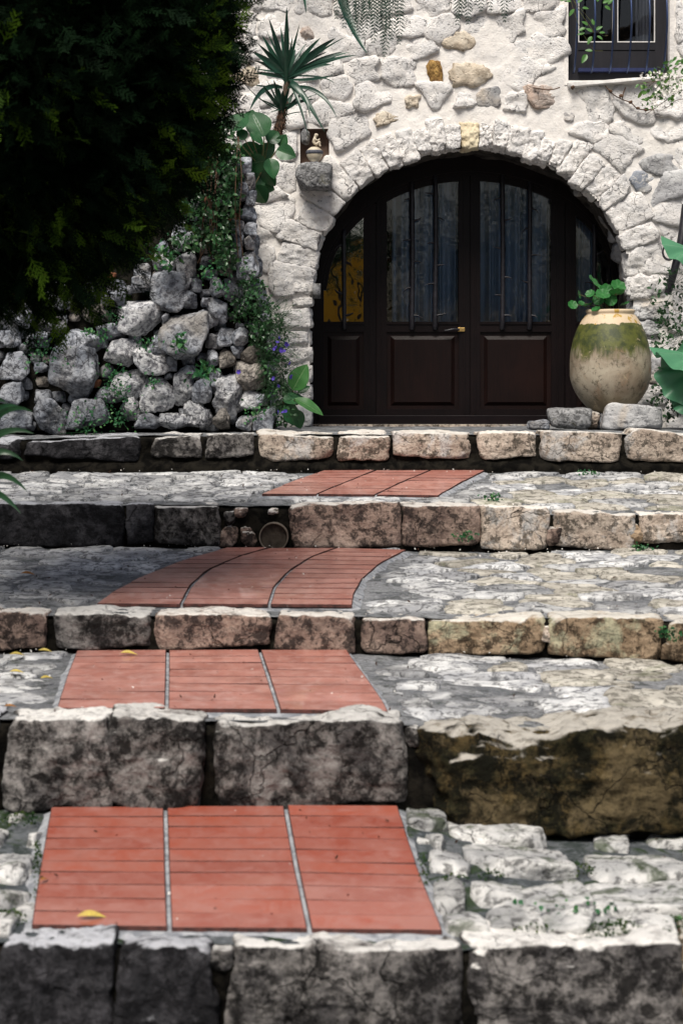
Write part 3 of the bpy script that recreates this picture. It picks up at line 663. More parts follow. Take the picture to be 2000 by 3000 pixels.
# kerb blocks: x0, x1, top, bottom in photo pixels on the riser plane
K = {
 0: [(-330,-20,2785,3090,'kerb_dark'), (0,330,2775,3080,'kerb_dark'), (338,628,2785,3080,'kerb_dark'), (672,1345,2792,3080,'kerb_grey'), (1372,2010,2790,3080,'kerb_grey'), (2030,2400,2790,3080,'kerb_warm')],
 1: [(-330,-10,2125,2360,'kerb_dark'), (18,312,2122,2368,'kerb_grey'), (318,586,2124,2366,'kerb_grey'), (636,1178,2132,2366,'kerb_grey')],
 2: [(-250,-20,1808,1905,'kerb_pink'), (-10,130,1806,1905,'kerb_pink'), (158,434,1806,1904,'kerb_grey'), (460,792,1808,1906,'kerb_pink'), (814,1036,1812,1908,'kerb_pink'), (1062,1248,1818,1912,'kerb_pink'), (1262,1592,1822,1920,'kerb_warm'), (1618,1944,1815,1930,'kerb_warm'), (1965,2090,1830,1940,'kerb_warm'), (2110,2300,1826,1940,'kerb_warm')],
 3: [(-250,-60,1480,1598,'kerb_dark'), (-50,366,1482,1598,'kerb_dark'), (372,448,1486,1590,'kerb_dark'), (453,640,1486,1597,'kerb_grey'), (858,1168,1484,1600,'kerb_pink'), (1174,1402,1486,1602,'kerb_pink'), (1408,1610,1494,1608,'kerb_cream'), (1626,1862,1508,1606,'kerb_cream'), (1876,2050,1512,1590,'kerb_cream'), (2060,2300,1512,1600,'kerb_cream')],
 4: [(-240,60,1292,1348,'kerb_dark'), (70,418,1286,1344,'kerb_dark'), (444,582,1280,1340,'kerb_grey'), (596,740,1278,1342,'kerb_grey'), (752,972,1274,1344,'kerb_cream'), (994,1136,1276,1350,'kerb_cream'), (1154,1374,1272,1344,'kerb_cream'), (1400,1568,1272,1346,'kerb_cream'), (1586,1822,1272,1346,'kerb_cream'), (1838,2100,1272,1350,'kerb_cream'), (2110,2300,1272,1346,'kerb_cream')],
}
for k, L in K.items():   # the rows run on past both edges of the frame
    YL = STEPS[k]['YL']; stp = [520, 420, 330, 300, 230][k]
    for sg in (-1, 1):
        j = 0
        while True:
            e_ = min(q[0] for q in L) if sg < 0 else max([q[1] for q in L] + ([2430] if k == 1 else [])); a_ = e_ + sg * 22; w_ = stp * rnd.uniform(0.7, 1.15)
            if abs(WX(a_ + sg * w_, YL)) > XE: break
            ref = min(L, key=lambda q: q[0]) if sg < 0 else max(L, key=lambda q: q[1])
            L.append((min(a_, a_ + sg * w_), max(a_, a_ + sg * w_), ref[2], ref[3] , ref[4]))
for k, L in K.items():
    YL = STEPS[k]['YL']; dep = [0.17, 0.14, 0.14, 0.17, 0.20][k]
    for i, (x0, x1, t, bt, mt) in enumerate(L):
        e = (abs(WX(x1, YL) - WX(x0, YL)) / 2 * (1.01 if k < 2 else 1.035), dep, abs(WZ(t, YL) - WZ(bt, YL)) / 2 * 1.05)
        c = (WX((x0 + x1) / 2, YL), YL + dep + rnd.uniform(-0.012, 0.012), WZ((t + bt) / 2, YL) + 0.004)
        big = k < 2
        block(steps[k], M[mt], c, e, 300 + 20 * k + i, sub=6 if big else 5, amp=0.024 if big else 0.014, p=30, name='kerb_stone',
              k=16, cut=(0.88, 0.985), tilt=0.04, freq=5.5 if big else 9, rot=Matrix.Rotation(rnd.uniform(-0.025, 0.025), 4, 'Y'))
# small stones packed round the pipe and in joints
small = [(3,(640,700,1545,1598),'kerb_pink'), (3,(708,752,1548,1602),'kerb_pink'), (3,(680,722,1492,1515),'kerb_pink'), (3,(785,815,1490,1510),'kerb_cream'), (3,(655,690,1500,1540),'kerb_grey'),
         (2,(1590,1618,1835,1885),'kerb_cream'), (2,(1938,1975,1890,1935),'kerb_warm'), (1,(735,808,2330,2364),'kerb_cream'), (1,(810,850,2345,2366),'kerb_cream'), (1,(540,582,2128,2165),'kerb_pink'),
         (3,(1590,1640,1545,1600),'kerb_pink'), (3,(1840,1880,1540,1600),'kerb_warm'), (1,(1190,1235,2140,2190),'kerb_grey'), (0,(560,672,2790,2850),'kerb_grey')]
for i, (k, (x0, x1, t, bt), mt) in enumerate(small):
    YL = STEPS[k]['YL']; e = (abs(WX(x1, YL) - WX(x0, YL)) / 2, 0.05, abs(WZ(t, YL) - WZ(bt, YL)) / 2)
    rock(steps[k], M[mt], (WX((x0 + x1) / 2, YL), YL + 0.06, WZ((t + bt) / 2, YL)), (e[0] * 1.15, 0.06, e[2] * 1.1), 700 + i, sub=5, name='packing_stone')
# the brown boulder at the right of the second step and its shoulder stones
def bould(x0, x1, t, bt, Y, dep, seed, mat, sub=6, amp=0.05, p=22, k=1):
    e = (abs(WX(x1, Y) - WX(x0, Y)) / 2, dep, abs(WZ(t, Y) - WZ(bt, Y)) / 2)
    rs = np.random.RandomState(seed); N, H = block_planes(e, rs, 16, (0.78, 0.95), 0.03)
    pts, f = stone_pts(e, N, H, p, sub, amp, 4.0, seed * 1.3, 5, 0.45)
    add_stone(steps[k], M[mat], (WX((x0 + x1) / 2, Y), Y + dep, WZ((t + bt) / 2, Y)), pts, f, 'boulder')
bould(1225, 2060, 2150, 2445, 6.50, 0.17, 51, 'boulder')
bould(1215, 1300, 2190, 2420, 6.62, 0.12, 58, 'joint', 5, 0.02)
bould(1985, 2420, 2190, 2440, 6.60, 0.18, 53, 'boulder')
bould(1600, 1800, 2085, 2150, 6.85, 0.16, 54, 'paving', 5, 0.02); bould(1790, 2080, 2078, 2150, 6.88, 0.20, 55, 'paving_warm', 5, 0.02)
# natural rocks standing in the lowest tread, right
def bed(x0, x1, y0, y1, h, seed, mat, sub=6, k=0):
    a = on_tread(k, (x0 + x1) / 2, y1); b_ = on_tread(k, (x0 + x1) / 2, y0); Yc = (a[1] + b_[1]) / 2
    ex = (x1 - x0) * Yc / F / 2; ey = abs(b_[1] - a[1]) / 2; z = tread_z(k, WX((x0 + x1) / 2, Yc), Yc)
    rs = np.random.RandomState(seed); N, H = block_planes((ex * 1.05, ey * 1.05, h), rs, 16, (0.66, 0.92), 0.08)
    pts, f = stone_pts((ex, ey, h), N, H, 22, sub, 0.013, 7.0, seed * 1.3, 5, 0.4)
    add_stone(steps[k], M[mat], (WX((x0 + x1) / 2, Yc), Yc, z - h + 0.022), pts, f, 'paving_stone')
for i_, (a0, a1, b0, b1) in enumerate([(1191,1300,2369,2433),(1313,1600,2391,2484),(1370,1657,2474,2573),(1258,1297,2446,2497),(1258,1367,2503,2570),(1376,1568,2586,2660),(1447,1721,2630,2730),(1727,2040,2510,2586),(1640,2040,2588,2700),
        (1408,1574,2672,2738),(1274,1357,2580,2680),(1745,1830,2455,2490),(1310,1420,2690,2740),(1900,2080,2440,2490),(1225,1262,2440,2475),(2050,2300,2520,2640),(1740,1960,2700,2740),
        (-60,95,2500,2590),(-80,75,2600,2680),(22,68,2388,2408),(-20,45,2690,2745),(90,118,2440,2480),(-90,20,2430,2480),(-300,-100,2440,2700),(60,100,2650,2700)]):
    bed(a0, a1, b0, b1, 0.055, 61 + i_, 'paving_low', 6 if a1 - a0 > 150 else 5)

# drain pipe in the fourth step
YP = STEPS[3]['YL']; pc = W(802, 1573, YP)
dp = empty('drain_pipe', (pc.x, YP - 0.02, pc.z), 'short round clay drain pipe opening in the face of the fourth step', 'pipe')
v, f = lathe([(0.074, 0.30), (0.074, -0.01), (0.076, -0.014), (0.080, -0.014), (0.082, 0.0), (0.082, 0.30)], 40)
R = Matrix.Rotation(math.radians(-90), 3, 'X'); v = v @ np.array(R).T
link('pipe_wall', mesh_np('pipe_wall', v, f), M['pipe'], dp, (pc.x, YP - 0.02, pc.z))
v, f = box((0, 0, 0), (0.06, 0.004, 0.06)); 
v, f = lathe([(0.0005, 0.0), (0.0735, 0.0)], 40); v = v @ np.array(Matrix.Rotation(math.radians(90), 3, 'X')).T
link('silt_plug', mesh_np('silt_plug', v, f), M['silt'], dp, (pc.x, YP - 0.012, pc.z))

# ground, far ground
g = mesh_py('ground', [(-300, -300, 0), (300, -300, 0), (300, 300, 0), (-300, 300, 0)], [(0, 1, 2, 3)])
tag(link('ground', g, M['tread_mortar'], None, (0, 0, -0.03)), 'dull grey stony ground at the foot of the steps', 'ground', kind='structure')
# banks of earth that carry both sides of the stair
for sx, nm in ((-1, 'left'), (1, 'right')):
    xs = np.linspace(XE - 0.05, XE + 7, 30); ys = np.linspace(2.5, 16, 70); X, Y = np.meshgrid(xs, ys)
    base = np.interp(Y, [2.5, 5.2, 6.5, 8, 10.4, 12, 16], [0.0, 0.2, 0.5, 0.8, 1.1, 1.5, 1.62])
    Z = base + (X - XE) * 0.22; q = np.stack([X.ravel(), Y.ravel(), X.ravel() * 0 + sx], 1); Z = Z + (fbm(q * 1.2, 4) * 0.12).reshape(X.shape)
    Z[:, 0] -= 0.6; Z[:, -1] = -0.1; Z[0] = -0.1
    tag(link('earth_bank', grid_mesh('earth_bank', X * sx, Y, Z), M['earth'], None), 'dark earth bank on the %s side of the stepped path' % nm, 'bank', kind='structure')
# ------------------------------------------------------------------ the house
YW = 14.0; YD = 14.70
AX0 = WX(1378, YW); AA = 460 * YW / F; AB = 410 * YW / F; ASZ = WZ(850, YW)      # arch centre, half axes, springing height
ZF = WZ(1250, YW)                                                                    # threshold level
house = empty('stone_house', (AX0, YW, ZF), 'whitewashed rubble stone house front with an arched doorway and one barred window', 'house')
def in_arch(x, z, m):
    if z >= ASZ: return ((x - AX0) / (AA + m)) ** 2 + ((z - ASZ) / (AB + m)) ** 2 < 1
    return abs(x - AX0) < AA + m
WIN = (WX(1664, YW), WX(1962, YW), WZ(236, YW), WZ(-330, YW))
NIC = (WX(876, YW), WX(964, YW), WZ(484, YW), WZ(374, YW))
# wall mortar sheet with openings
xs = np.arange(-5.6, 5.2, 0.018); zs = np.arange(ZF - 0.6, 6.4, 0.018); Xg, Zg = np.meshgrid(xs, zs)
q = np.stack([Xg.ravel(), Zg.ravel(), Xg.ravel() * 0], 1)
Yg = YW + 0.004 + ((fbm(q * 4, 4) * 0.006 + fbm(q * 16 + 7, 3) * 0.0035)).reshape(Xg.shape)
n, m = Xg.shape; i = np.arange(n - 1)[:, None] * m + np.arange(m - 1)[None, :]
fc = np.stack([i, i + 1, i + m + 1, i + m], -1).reshape(-1, 4); cx = (Xg[:-1, :-1] + 0.009).ravel(); cz = (Zg[:-1, :-1] + 0.009).ravel()
ar = np.where(cz >= ASZ, ((cx - AX0) / (AA + 0.035)) ** 2 + ((cz - ASZ) / (AB + 0.035)) ** 2 < 1, np.abs(cx - AX0) < AA + 0.035)
hole = ar | ((cx > WIN[0]) & (cx < WIN[1]) & (cz > WIN[2]) & (cz < WIN[3])) | ((cx > NIC[0]) & (cx < NIC[1]) & (cz > NIC[2]) & (cz < NIC[3]))
me = mesh_np('wall', np.stack([Xg.ravel(), Yg.ravel(), Zg.ravel()], 1), fc[~hole]); link('wall', me, M['wall_mortar'], house)
# body of the house behind the front: side walls, top, back, and the dark room
a = Acc()
for A_, B_ in (((-5.6, 14.03, -0.2), (-5.35, 20, 6.4)), ((4.95, 14.03, -0.2), (5.2, 20, 6.4)), ((-5.6, 19.8, -0.2), (5.2, 20, 6.4)), ((-5.8, 13.8, 6.38), (5.4, 20.2, 6.55))): a.add(*box2(A_, B_))
link('side_wall', a.mesh('side_wall', False), M['wall_mortar'], house)
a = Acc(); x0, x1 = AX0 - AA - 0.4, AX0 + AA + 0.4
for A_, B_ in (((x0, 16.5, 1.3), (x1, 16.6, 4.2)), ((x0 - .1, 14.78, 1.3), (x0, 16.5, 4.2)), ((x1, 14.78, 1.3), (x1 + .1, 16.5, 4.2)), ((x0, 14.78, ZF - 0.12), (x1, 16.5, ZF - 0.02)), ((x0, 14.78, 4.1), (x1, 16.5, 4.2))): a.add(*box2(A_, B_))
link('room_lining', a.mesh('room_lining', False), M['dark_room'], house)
# intrados strip
th = np.linspace(0, np.pi, 60); path = [(AX0 + AA + 0.03, ZF - 0.3)] + [(AX0 + (AA + 0.03) * math.cos(t), ASZ + (AB + 0.03) * math.sin(t)) for t in th] + [(AX0 - AA - 0.03, ZF - 0.3)]
P = spline([(p[0], 0, p[1]) for p in path], 160); yy = np.linspace(YW - 0.0, YD + 0.12, 14)
X = np.repeat(P[:, 0][:, None], 14, 1); Z = np.repeat(P[:, 2][:, None], 14, 1); Y = np.repeat(yy[None, :], 160, 0)
q = np.stack([X.ravel(), Y.ravel(), Z.ravel()], 1); nz = (fbm(q * 7, 4) * 0.02).reshape(X.shape) + 0.01
X = X + np.sign(X - AX0) * nz * 0.7; Z = Z + nz * (Z > ASZ)
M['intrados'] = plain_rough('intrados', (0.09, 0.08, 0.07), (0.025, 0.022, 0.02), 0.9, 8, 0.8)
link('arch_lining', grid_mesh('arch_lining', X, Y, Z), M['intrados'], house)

def wall_stone(poly, seed, mat, gap=0.010, prot=0.018, thick=0.05, amp=0.010, sub=4, p=9, name='stone', label=None, tiltf=0.10, extra=4, yback=None, outl=0.0):
    rs = np.random.RandomState(seed); c, A, N2, H2, ext = poly_planes(poly, gap, rs)
    if A < 0.002 or len(N2) < 3: return
    N = np.stack([N2[:, 0], np.zeros(len(N2)), N2[:, 1]], 1)
    fr = np.array([[rs.uniform(-tiltf, tiltf), -1.0, rs.uniform(-tiltf, tiltf) + 0.02]]); fr /= np.linalg.norm(fr)
    D2 = rs.randn(extra, 2); D2 /= np.linalg.norm(D2, axis=1)[:, None]; hD = (np.abs(D2) * ext).sum(1) * rs.uniform(0.62, 0.86, extra)
    D = np.stack([D2[:, 0], np.full(extra, -0.35), D2[:, 1]], 1); D /= np.linalg.norm(D, axis=1)[:, None]
    T = thick if yback is None else yback
    N = np.vstack([N, fr, [[0, 1, 0]], D]); H = np.concatenate([H2, [T, T], hD * 0.95 + 0.3 * T * 0.9])
    pts, f = stone_pts((ext[0], T, ext[1]), N, H, p * 1.7, sub, amp, 1.3 / max(0.05, ext.min()) * 0.7 + 4, seed * 1.9, 5, 0.4)
    wob = 1 + outl * fbm(np.column_stack([pts[:, 0] / ext[0] * 1.5, pts[:, 2] / ext[1] * 1.5, np.full(len(pts), seed * 0.61)]), 3); pts[:, 0] *= wob; pts[:, 2] *= wob
    add_stone(house, mat, (c[0], YW + T - prot, c[1]), pts, f, name, label)
def pxpoly(pts, Y=YW): return [(WX(x, Y), WZ(y, Y)) for x, y in pts]
# voussoirs
rs = np.random.RandomState(5); t = math.radians(-2); vs = []
RING = 0.30
ang = []
while t < math.radians(182):
    d = rs.uniform(0.07, 0.125) if 0.5 < t < 2.2 else rs.uniform(0.11, 0.19)
    ang.append((t, min(t + d, math.radians(183)))); t += d
kt = math.atan2(AB * 0 + 1, (WX(1353, YW) - AX0) / AA)
for i, (t0, t1) in enumerate(ang):
    L = rs.uniform(0.20, 0.27) if 0.9 < t0 < 2.2 else rs.uniform(0.26, 0.36); inn = rs.uniform(0.0, 0.028)
    def pt(t, s): 
        nx, nz = math.cos(t) / AA, math.sin(t) / AB; l = math.hypot(nx, nz); return (AX0 + AA * math.cos(t) + nx / l * s, ASZ + AB * math.sin(t) + nz / l * s)
    poly = [pt(t0, inn), pt(t0, L), pt(t1, L), pt(t1, inn)]
    key = t0 <= kt < t1
    if t0 > 3.1: continue
    wall_stone(poly, 400 + i, M['keystone_ochre'] if key else M['wall_stone'], gap=rs.uniform(-0.002, 0.008), prot=rs.uniform(0.006, 0.022), thick=0.075, amp=0.022, sub=5, p=11,
               name='keystone' if key else 'arch_stone', label='smooth ochre keystone of the arch' if key else None, extra=3, tiltf=0.06)
# jamb stones, left (x0,y0,x1,y1)
J = [(856,828,919,864),(842,870,920,898),(815,902,919,962),(812,968,918,1012),(808,1016,918,1064),(812,1068,918,1122),(862,1126,918,1172),(860,1178,918,1256)]
for i, (a0, b0, a1, b1) in enumerate(J):
    wall_stone(pxpoly([(a0, b0 + 4), (a0 + 6, b1), (a1 - 3, b1 - 2), (a1 - 3, b0)]), 460 + i, M['wall_stone' if i < 7 else 'wall_stone_grey'], gap=0.004, prot=0.022, thick=0.08, amp=0.012, sub=5, p=10, name='jamb_stone')
# jamb stones, right reveal side
y = 800
i = 0
while y < 1262:
    h = rs.uniform(45, 85); x1 = 1838 + rs.uniform(70, 130)
    wall_stone(pxpoly([(1842 + rs.uniform(-6, 6), y), (1842, y + h), (x1, y + h), (x1, y)]), 480 + i, M['wall_stone' if rs.rand() < 0.6 else 'wall_stone_grey'], gap=0.005, prot=0.03, thick=0.10, amp=0.016, sub=5, p=10, name='jamb_stone'); y += h; i += 1
# stones inside the right reveal, weathered
for i, (px, py, s_) in enumerate([(1700,545,38),(1745,590,36),(1775,640,40),(1800,690,36),(1815,745,40),(1828,800,34),(1650,505,34)]):
    rock(house, M['wall_stone_grey'], W(px + 22, py - 10, 14.45) , (s_ * 14.4 / F, 0.22, s_ * 14.4 / F), 520 + i, sub=5, name='arch_stone')
link('hinge_pin', mesh_np('hinge_pin', *box((0, 0, 0), (0.03, 0.03, 0.055))), M['bracket'], house, W(927, 852, YW - 0.01))
# coursed rubble of the front
sites = []; rs = np.random.RandomState(21)
special = [((1275,216),'wall_stone_ochre',(20,32)), ((1148,352),'wall_stone_tan',(46,22)), ((1225,352),'wall_stone_grey',(22,16)), ((1592,282),'wall_stone_pink',(58,30)), ((1885,533),'wall_stone_blue',(30,27)), ((1210,297),'wall_stone_tan',(20,15)),
           ((1355,118),'wall_stone_tan',(52,24)), ((1372,218),'wall_stone_tan',(62,30)), ((1435,285),'wall_stone_grey',(44,30)), ((1930,478),'wall_stone_grey',(56,26)), ((895,90),'wall_stone_pink',(14,12)), ((1430,338),'keystone_ochre',(16,14)), ((1138,455),'wall_stone_tan',(24,38)), ((1665,340),'wall_stone_grey',(16,13)), ((1360,300),'wall_stone',(30,26)), ((1500,300),'wall_stone',(36,28))]
spW = [((WX(p[0], YW), WZ(p[1], YW)), m_, hs) for p, m_, hs in special]
def ringm(x, z): return in_arch(x, z, RING + 0.06)
z = ZF - 0.2; r = 0
while z < 5.15:
    h = rs.uniform(0.125, 0.20); x = -1.75 + rs.uniform(0, 0.2)
    while x < 2.95:
        wd = rs.uniform(0.15, 0.40); sx, sz = x + wd / 2, z + h / 2 + rs.uniform(-0.03, 0.03)
        x += wd
        if ringm(sx, sz) and sz > ASZ - 0.05: continue
        if sz <= ASZ - 0.0 and abs(sx - AX0) < AA + 0.25: continue
        if WIN[0] - 0.06 < sx < WIN[1] + 0.06 and sz > WIN[2] - 0.10: continue
        if NIC[0] - 0.07 < sx < NIC[1] + 0.07 and NIC[2] - 0.25 < sz < NIC[3] + 0.06: continue
        if any(math.hypot(sx - c_[0][0], (sz - c_[0][1]) * 1.3) < 0.15 for c_ in spW): continue
        sites.append((sx, sz))
    z += h; r += 1
ns = len(sites); sites += [s_[0] for s_ in spW]
cells = voronoi(sites, (-1.95, 3.3, ZF - 0.25, 5.3), 0.8)
for i, (st, poly) in enumerate(zip(sites, cells)):
    # tangent plane of the arch ring
    dx, dz = st[0] - AX0, st[1] - ASZ
    if st[1] > ASZ - 0.1:
        A2, B2 = AA + RING + 0.015, AB + RING + 0.015; tt = math.atan2(dz / B2, dx / A2); nx, nz = math.cos(tt) / A2, math.sin(tt) / B2; l = math.hypot(nx, nz); nx /= l; nz /= l
        ex, ez = AX0 + A2 * math.cos(tt), ASZ + B2 * math.sin(tt); poly = clip_poly(poly, -nx, -nz, -(nx * ex + nz * ez))
    elif abs(dx) > AA: sg = 1 if dx > 0 else -1; poly = clip_poly(poly, -sg, 0, -sg * (AX0 + sg * (AA + 0.27)))
    for (q0, q1, q2, q3, mg) in ((*WIN, 0.03), (NIC[0], NIC[1], NIC[2] - 0.2, NIC[3], 0.02)):
        if q2 < st[1] < q3 and len(poly) > 2:
            poly = clip_poly(poly, 1, 0, q0 - mg) if st[0] < q0 else (clip_poly(poly, -1, 0, -(q1 + mg)) if st[0] > q1 else poly)
        elif q0 < st[0] < q1 and len(poly) > 2:
            poly = clip_poly(poly, 0, 1, q2 - mg) if st[1] < q2 else clip_poly(poly, 0, -1, -(q3 + mg))
    if len(poly) < 3: continue
    small_ = i >= ns
    if small_:
        hx_, hz_ = spW[i - ns][2]; hx_ *= YW / F * 1.15; hz_ *= YW / F * 1.15
        for aa, bb in ((1, 0), (-1, 0), (0, 1), (0, -1)): poly = clip_poly(poly, aa, bb, aa * st[0] + bb * st[1] + (hx_ if aa else hz_)) if len(poly) > 2 else poly
        if len(poly) < 3: continue
    if not small_ and rs.rand() < 0.07: continue
    mt = spW[i - ns][1] if small_ else ('wall_stone' if rs.rand() < 0.94 else 'wall_stone_tan' if rs.rand() < 0.4 else 'wall_stone_grey')
    gap = rs.uniform(-0.006, 0.010) if not small_ else 0.004
    rough = rs.rand()
    wall_stone(poly, 2000 + i, M[mt], gap=gap, prot=rs.uniform(-0.002, 0.019), amp=0.012 + 0.014 * rough, sub=4, p=8 + 6 * rough, tiltf=0.18, extra=4, outl=0.22,
               label={'wall_stone_ochre': 'rusty ochre stone standing upright', 'wall_stone_pink': 'pinkish stone', 'wall_stone_blue': 'blue-grey stone'}.get(mt) if small_ else None)

# niche and its bracket stone
a = Acc(); x0, x1, z0, z1 = NIC; dpt = 0.12
for A_, B_ in (((x0 - .04, YW + 0.03, z0 - .02), (x0, YW + dpt, z1 + .04)), ((x1, YW + 0.03, z0 - .02), (x1 + .04, YW + dpt, z1 + .04)), ((x0 - .04, YW + dpt, z0 - .05), (x1 + .04, YW + dpt + .03, z1 + .04)), ((x0, YW + 0.03, z1), (x1, YW + dpt, z1 + .04)), ((x0, YW + 0.002, z0 - .05), (x1, YW + dpt, z0))): a.add(*box2(A_, B_))
link('niche', a.mesh('niche', False), M['niche'], house)
block(house, M['bracket'], W(921, 519, YW - 0.05), (0.128, 0.16, 0.100), 91, sub=6, amp=0.012, p=9, name='bracket_stone', k=12, cut=(0.74, 0.9), freq=12)
rock(house, M['bracket'], W(892, 400, YW + 0.03), (0.04, 0.04, 0.07), 92, sub=4, name='stone')

# door ------------------------------------------------------------------
CX = WX(1378, YD); PA = 430 * YD / F; PB = 338 * YD / F; PZ = WZ(850, YD)
def ez(x, a=PA, b=PB):
    u = 1 - ((x - CX) / a) ** 2
    return PZ + b * math.sqrt(max(0.0, u))
def dx(px): return WX(px, YD)
def dz(py): return WZ(py, YD)
OA, OB = AA + 0.05, AB + 0.10
def prism_xz(loop, y0, y1):
    """closed polygon in XZ, extruded in Y (fan-free: ngon caps)"""
    n = len(loop); v = [(x, y0, z) for x, z in loop] + [(x, y1, z) for x, z in loop]
    f = [tuple(range(n)), tuple(range(2 * n - 1, n - 1, -1))] + [(i, i + n, (i + 1) % n + n, (i + 1) % n) for i in range(n)]
    return v, f
def strip_band(inner, outer, y0, y1):
    n = len(inner); v = np.array([(x, y0, z) for x, z in inner] + [(x, y0, z) for x, z in outer] + [(x, y1, z) for x, z in inner] + [(x, y1, z) for x, z in outer]); f = []
    for i in range(n - 1):
        f += [[i, i+1, n+i+1, n+i], [2*n+i, 3*n+i, 3*n+i+1, 2*n+i+1], [i, 2*n+i, 2*n+i+1, i+1], [n+i, n+i+1, 3*n+i+1, 3*n+i]]
    return v, np.array(f)
ts = np.linspace(0, math.pi, 64)
inner = [(CX + PA, ZF - 0.02)] + [(CX + PA * math.cos(t), PZ + PB * math.sin(t)) for t in ts] + [(CX - PA, ZF - 0.02)]
outer = [(AX0 + OA, ZF - 0.02)] + [(AX0 + OA * math.cos(t), ASZ + OB * math.sin(t)) for t in ts] + [(AX0 - OA, ZF - 0.02)]
link('door_frame', mesh_np('door_frame', *strip_band(inner, outer, YD - 0.035, YD + 0.05), smooth=False), M['door_wood'], house)
inner2 = [(CX + (PA + .022) * math.cos(t), PZ + (PB + .022) * math.sin(t)) for t in ts]; mid2 = [(CX + (PA + .045) * math.cos(t), PZ + (PB + .045) * math.sin(t)) for t in ts]
link('door_frame_bead', mesh_np('door_frame_bead', *strip_band(inner2, mid2, YD - 0.045, YD - 0.034), smooth=False), M['door_wood'], house)
link('threshold', mesh_np('threshold', *box2((CX - PA - .1, YD - 0.10, ZF - 0.06), (CX + PA + .1, YD + .1, ZF + 0.008)), smooth=False), M['kerb_cream'], house)
me = bevel_box('door_sill_board', (PA + .04, 0.016, (dz(1216) - dz(1246)) / 2), 0.005); link('door_sill_board', me, M['door_wood_h'], house, (CX, YD - 0.052, (dz(1216) + dz(1246)) / 2))
leaves = [(934, 1099, 34, 34), (1103, 1374, 29, 31), (1378, 1650, 27, 37), (1655, 1822, 30, 34)]
BARS = {0: [(1007, 20)], 1: [(1206, 25), (1274, 23)], 2: [(1470, 23), (1549, 22)], 3: [(1738, 22)]}
lab = ['narrow left side leaf with amber reflections in its pane', 'left main door leaf with the lever handle', 'right main door leaf', 'narrow right side leaf half hidden by the jar']
rs = np.random.RandomState(3)
for li, (lx0, lx1, sl, sr) in enumerate(leaves):
    # stiles and rails: one mesh, butted boards
    a = Acc(); y0, y1 = YD - 0.022, YD + 0.03
    if li == 0: sl_ = 14
    elif li == 3: sl_ = sl
    else: sl_ = sl
    xa, xb = lx0, lx1
    def stile(p0, p1):
        top = min(ez(dx(p0)), ez(dx(p1))) if False else max(ez(dx(p0)), ez(dx(p1))) + 0.03
        top = min(top, PZ + PB + 0.02)
        a.add(*box2((dx(p0), y0, dz(1216)), (dx(p1), y1, top)))
        # moulded bead beside the stile
        a.add(*box2((dx((p0 + p1) / 2) - 0.006, y0 - 0.006, dz(1212)), (dx((p0 + p1) / 2) + 0.006, y0 + 0.002, top - 0.02)))
    if li != 0: stile(lx0, lx0 + sl)
    else: a.add(*box2((dx(lx0), y0, dz(1216)), (dx(948), y1, PZ + 0.12)))
    if li != 3: stile(lx1 - sr, lx1)
    else: a.add(*box2((dx(1805), y0, dz(1216)), (dx(lx1), y1, PZ + 0.12)))
    gx0 = lx0 + sl if li != 0 else 948; gx1 = lx1 - sr if li != 3 else 1805
    a.add(*box2((dx(gx0), y0 + 0.001, dz(972)), (dx(gx1), y1 - 0.001, dz(942)))); a.add(*box2((dx(gx0), y0 + 0.001, dz(1216)), (dx(gx1), y1 - 0.001, dz(1198))))
    a.add(*box2((dx(gx0), y0 - 0.008, dz(950)), (dx(gx1), y0 + 0.001, dz(944))))
    # curved top rail
    n = 16; X = [dx(gx0 + (gx1 - gx0) * j / (n - 1)) for j in range(n)]
    inn = [(x, ez(x, PA - .03, PB - .045)) for x in X]; outp = [(x, max(ez(x) + 0.03, ez(x, PA - .03, PB - .045) + 0.01)) for x in X]
    a.add(*strip_band(inn, outp, y0 + 0.002, y1 - 0.002))
    if li < 3: a.add(*box2((dx(lx1) - 0.001, YD - 0.005, dz(1216)), (dx(lx1) + 0.0125, YD + 0.02, ez(dx(lx1)))))
    leaf = link('door_leaf', a.mesh('door_leaf', False), M['door_wood'], house); leaf['label'] = lab[li]
    # thin pale glazing line
    a = Acc(); w_ = 0.0022
    for gx in (gx0, gx1):
        if (li == 0 and gx == gx0) or (li == 3 and gx == gx1): continue
        a.add(*box2((dx(gx) - w_, y0 - 0.003, dz(942)), (dx(gx) + w_, y0 + 0.004, ez(dx(gx), PA - .03, PB - .045) - 0.02)))
    link('glazing_bead', a.mesh('glazing_bead', False), M['door_wood_h'], leaf)
    # pane
    n = 24; X = [dx(gx0 + (gx1 - gx0) * j / (n - 1)) for j in range(n)]; V = [(x, YD + 0.004, dz(942)) for x in X] + [(x, YD + 0.004, max(dz(942) + .01, ez(x, PA - .02, PB - .035))) for x in X]
    me = mesh_py('pane', V, [(j, j + 1, n + j + 1, n + j) for j in range(n - 1)]); link('pane', me, M['glass_amber' if li == 0 else 'glass'], leaf)
    # lower field: flat back panel, raised and fielded middle
    px0, px1, pt, pb = gx0 + 4, gx1 - 4, 976, 1196
    a = Acc(); a.add(*box2((dx(gx0) , YD - 0.002, dz(1199)), (dx(gx1), YD + 0.012, dz(971))))
    fx0, fx1, fz0, fz1 = dx(px0 + 8), dx(px1 - 8), dz(pb - 8), dz(pt + 8); b0 = 0.028
    v = np.array([(fx0, YD - .002, fz0), (fx1, YD - .002, fz0), (fx1, YD - .002, fz1), (fx0, YD - .002, fz1), (fx0 + b0, YD - .02, fz0 + b0), (fx1 - b0, YD - .02, fz0 + b0), (fx1 - b0, YD - .02, fz1 - b0), (fx0 + b0, YD - .02, fz1 - b0)])
    a.add(v, np.array([[4, 5, 6, 7], [0, 1, 5, 4], [1, 2, 6, 5], [2, 3, 7, 6], [3, 0, 4, 7]]))
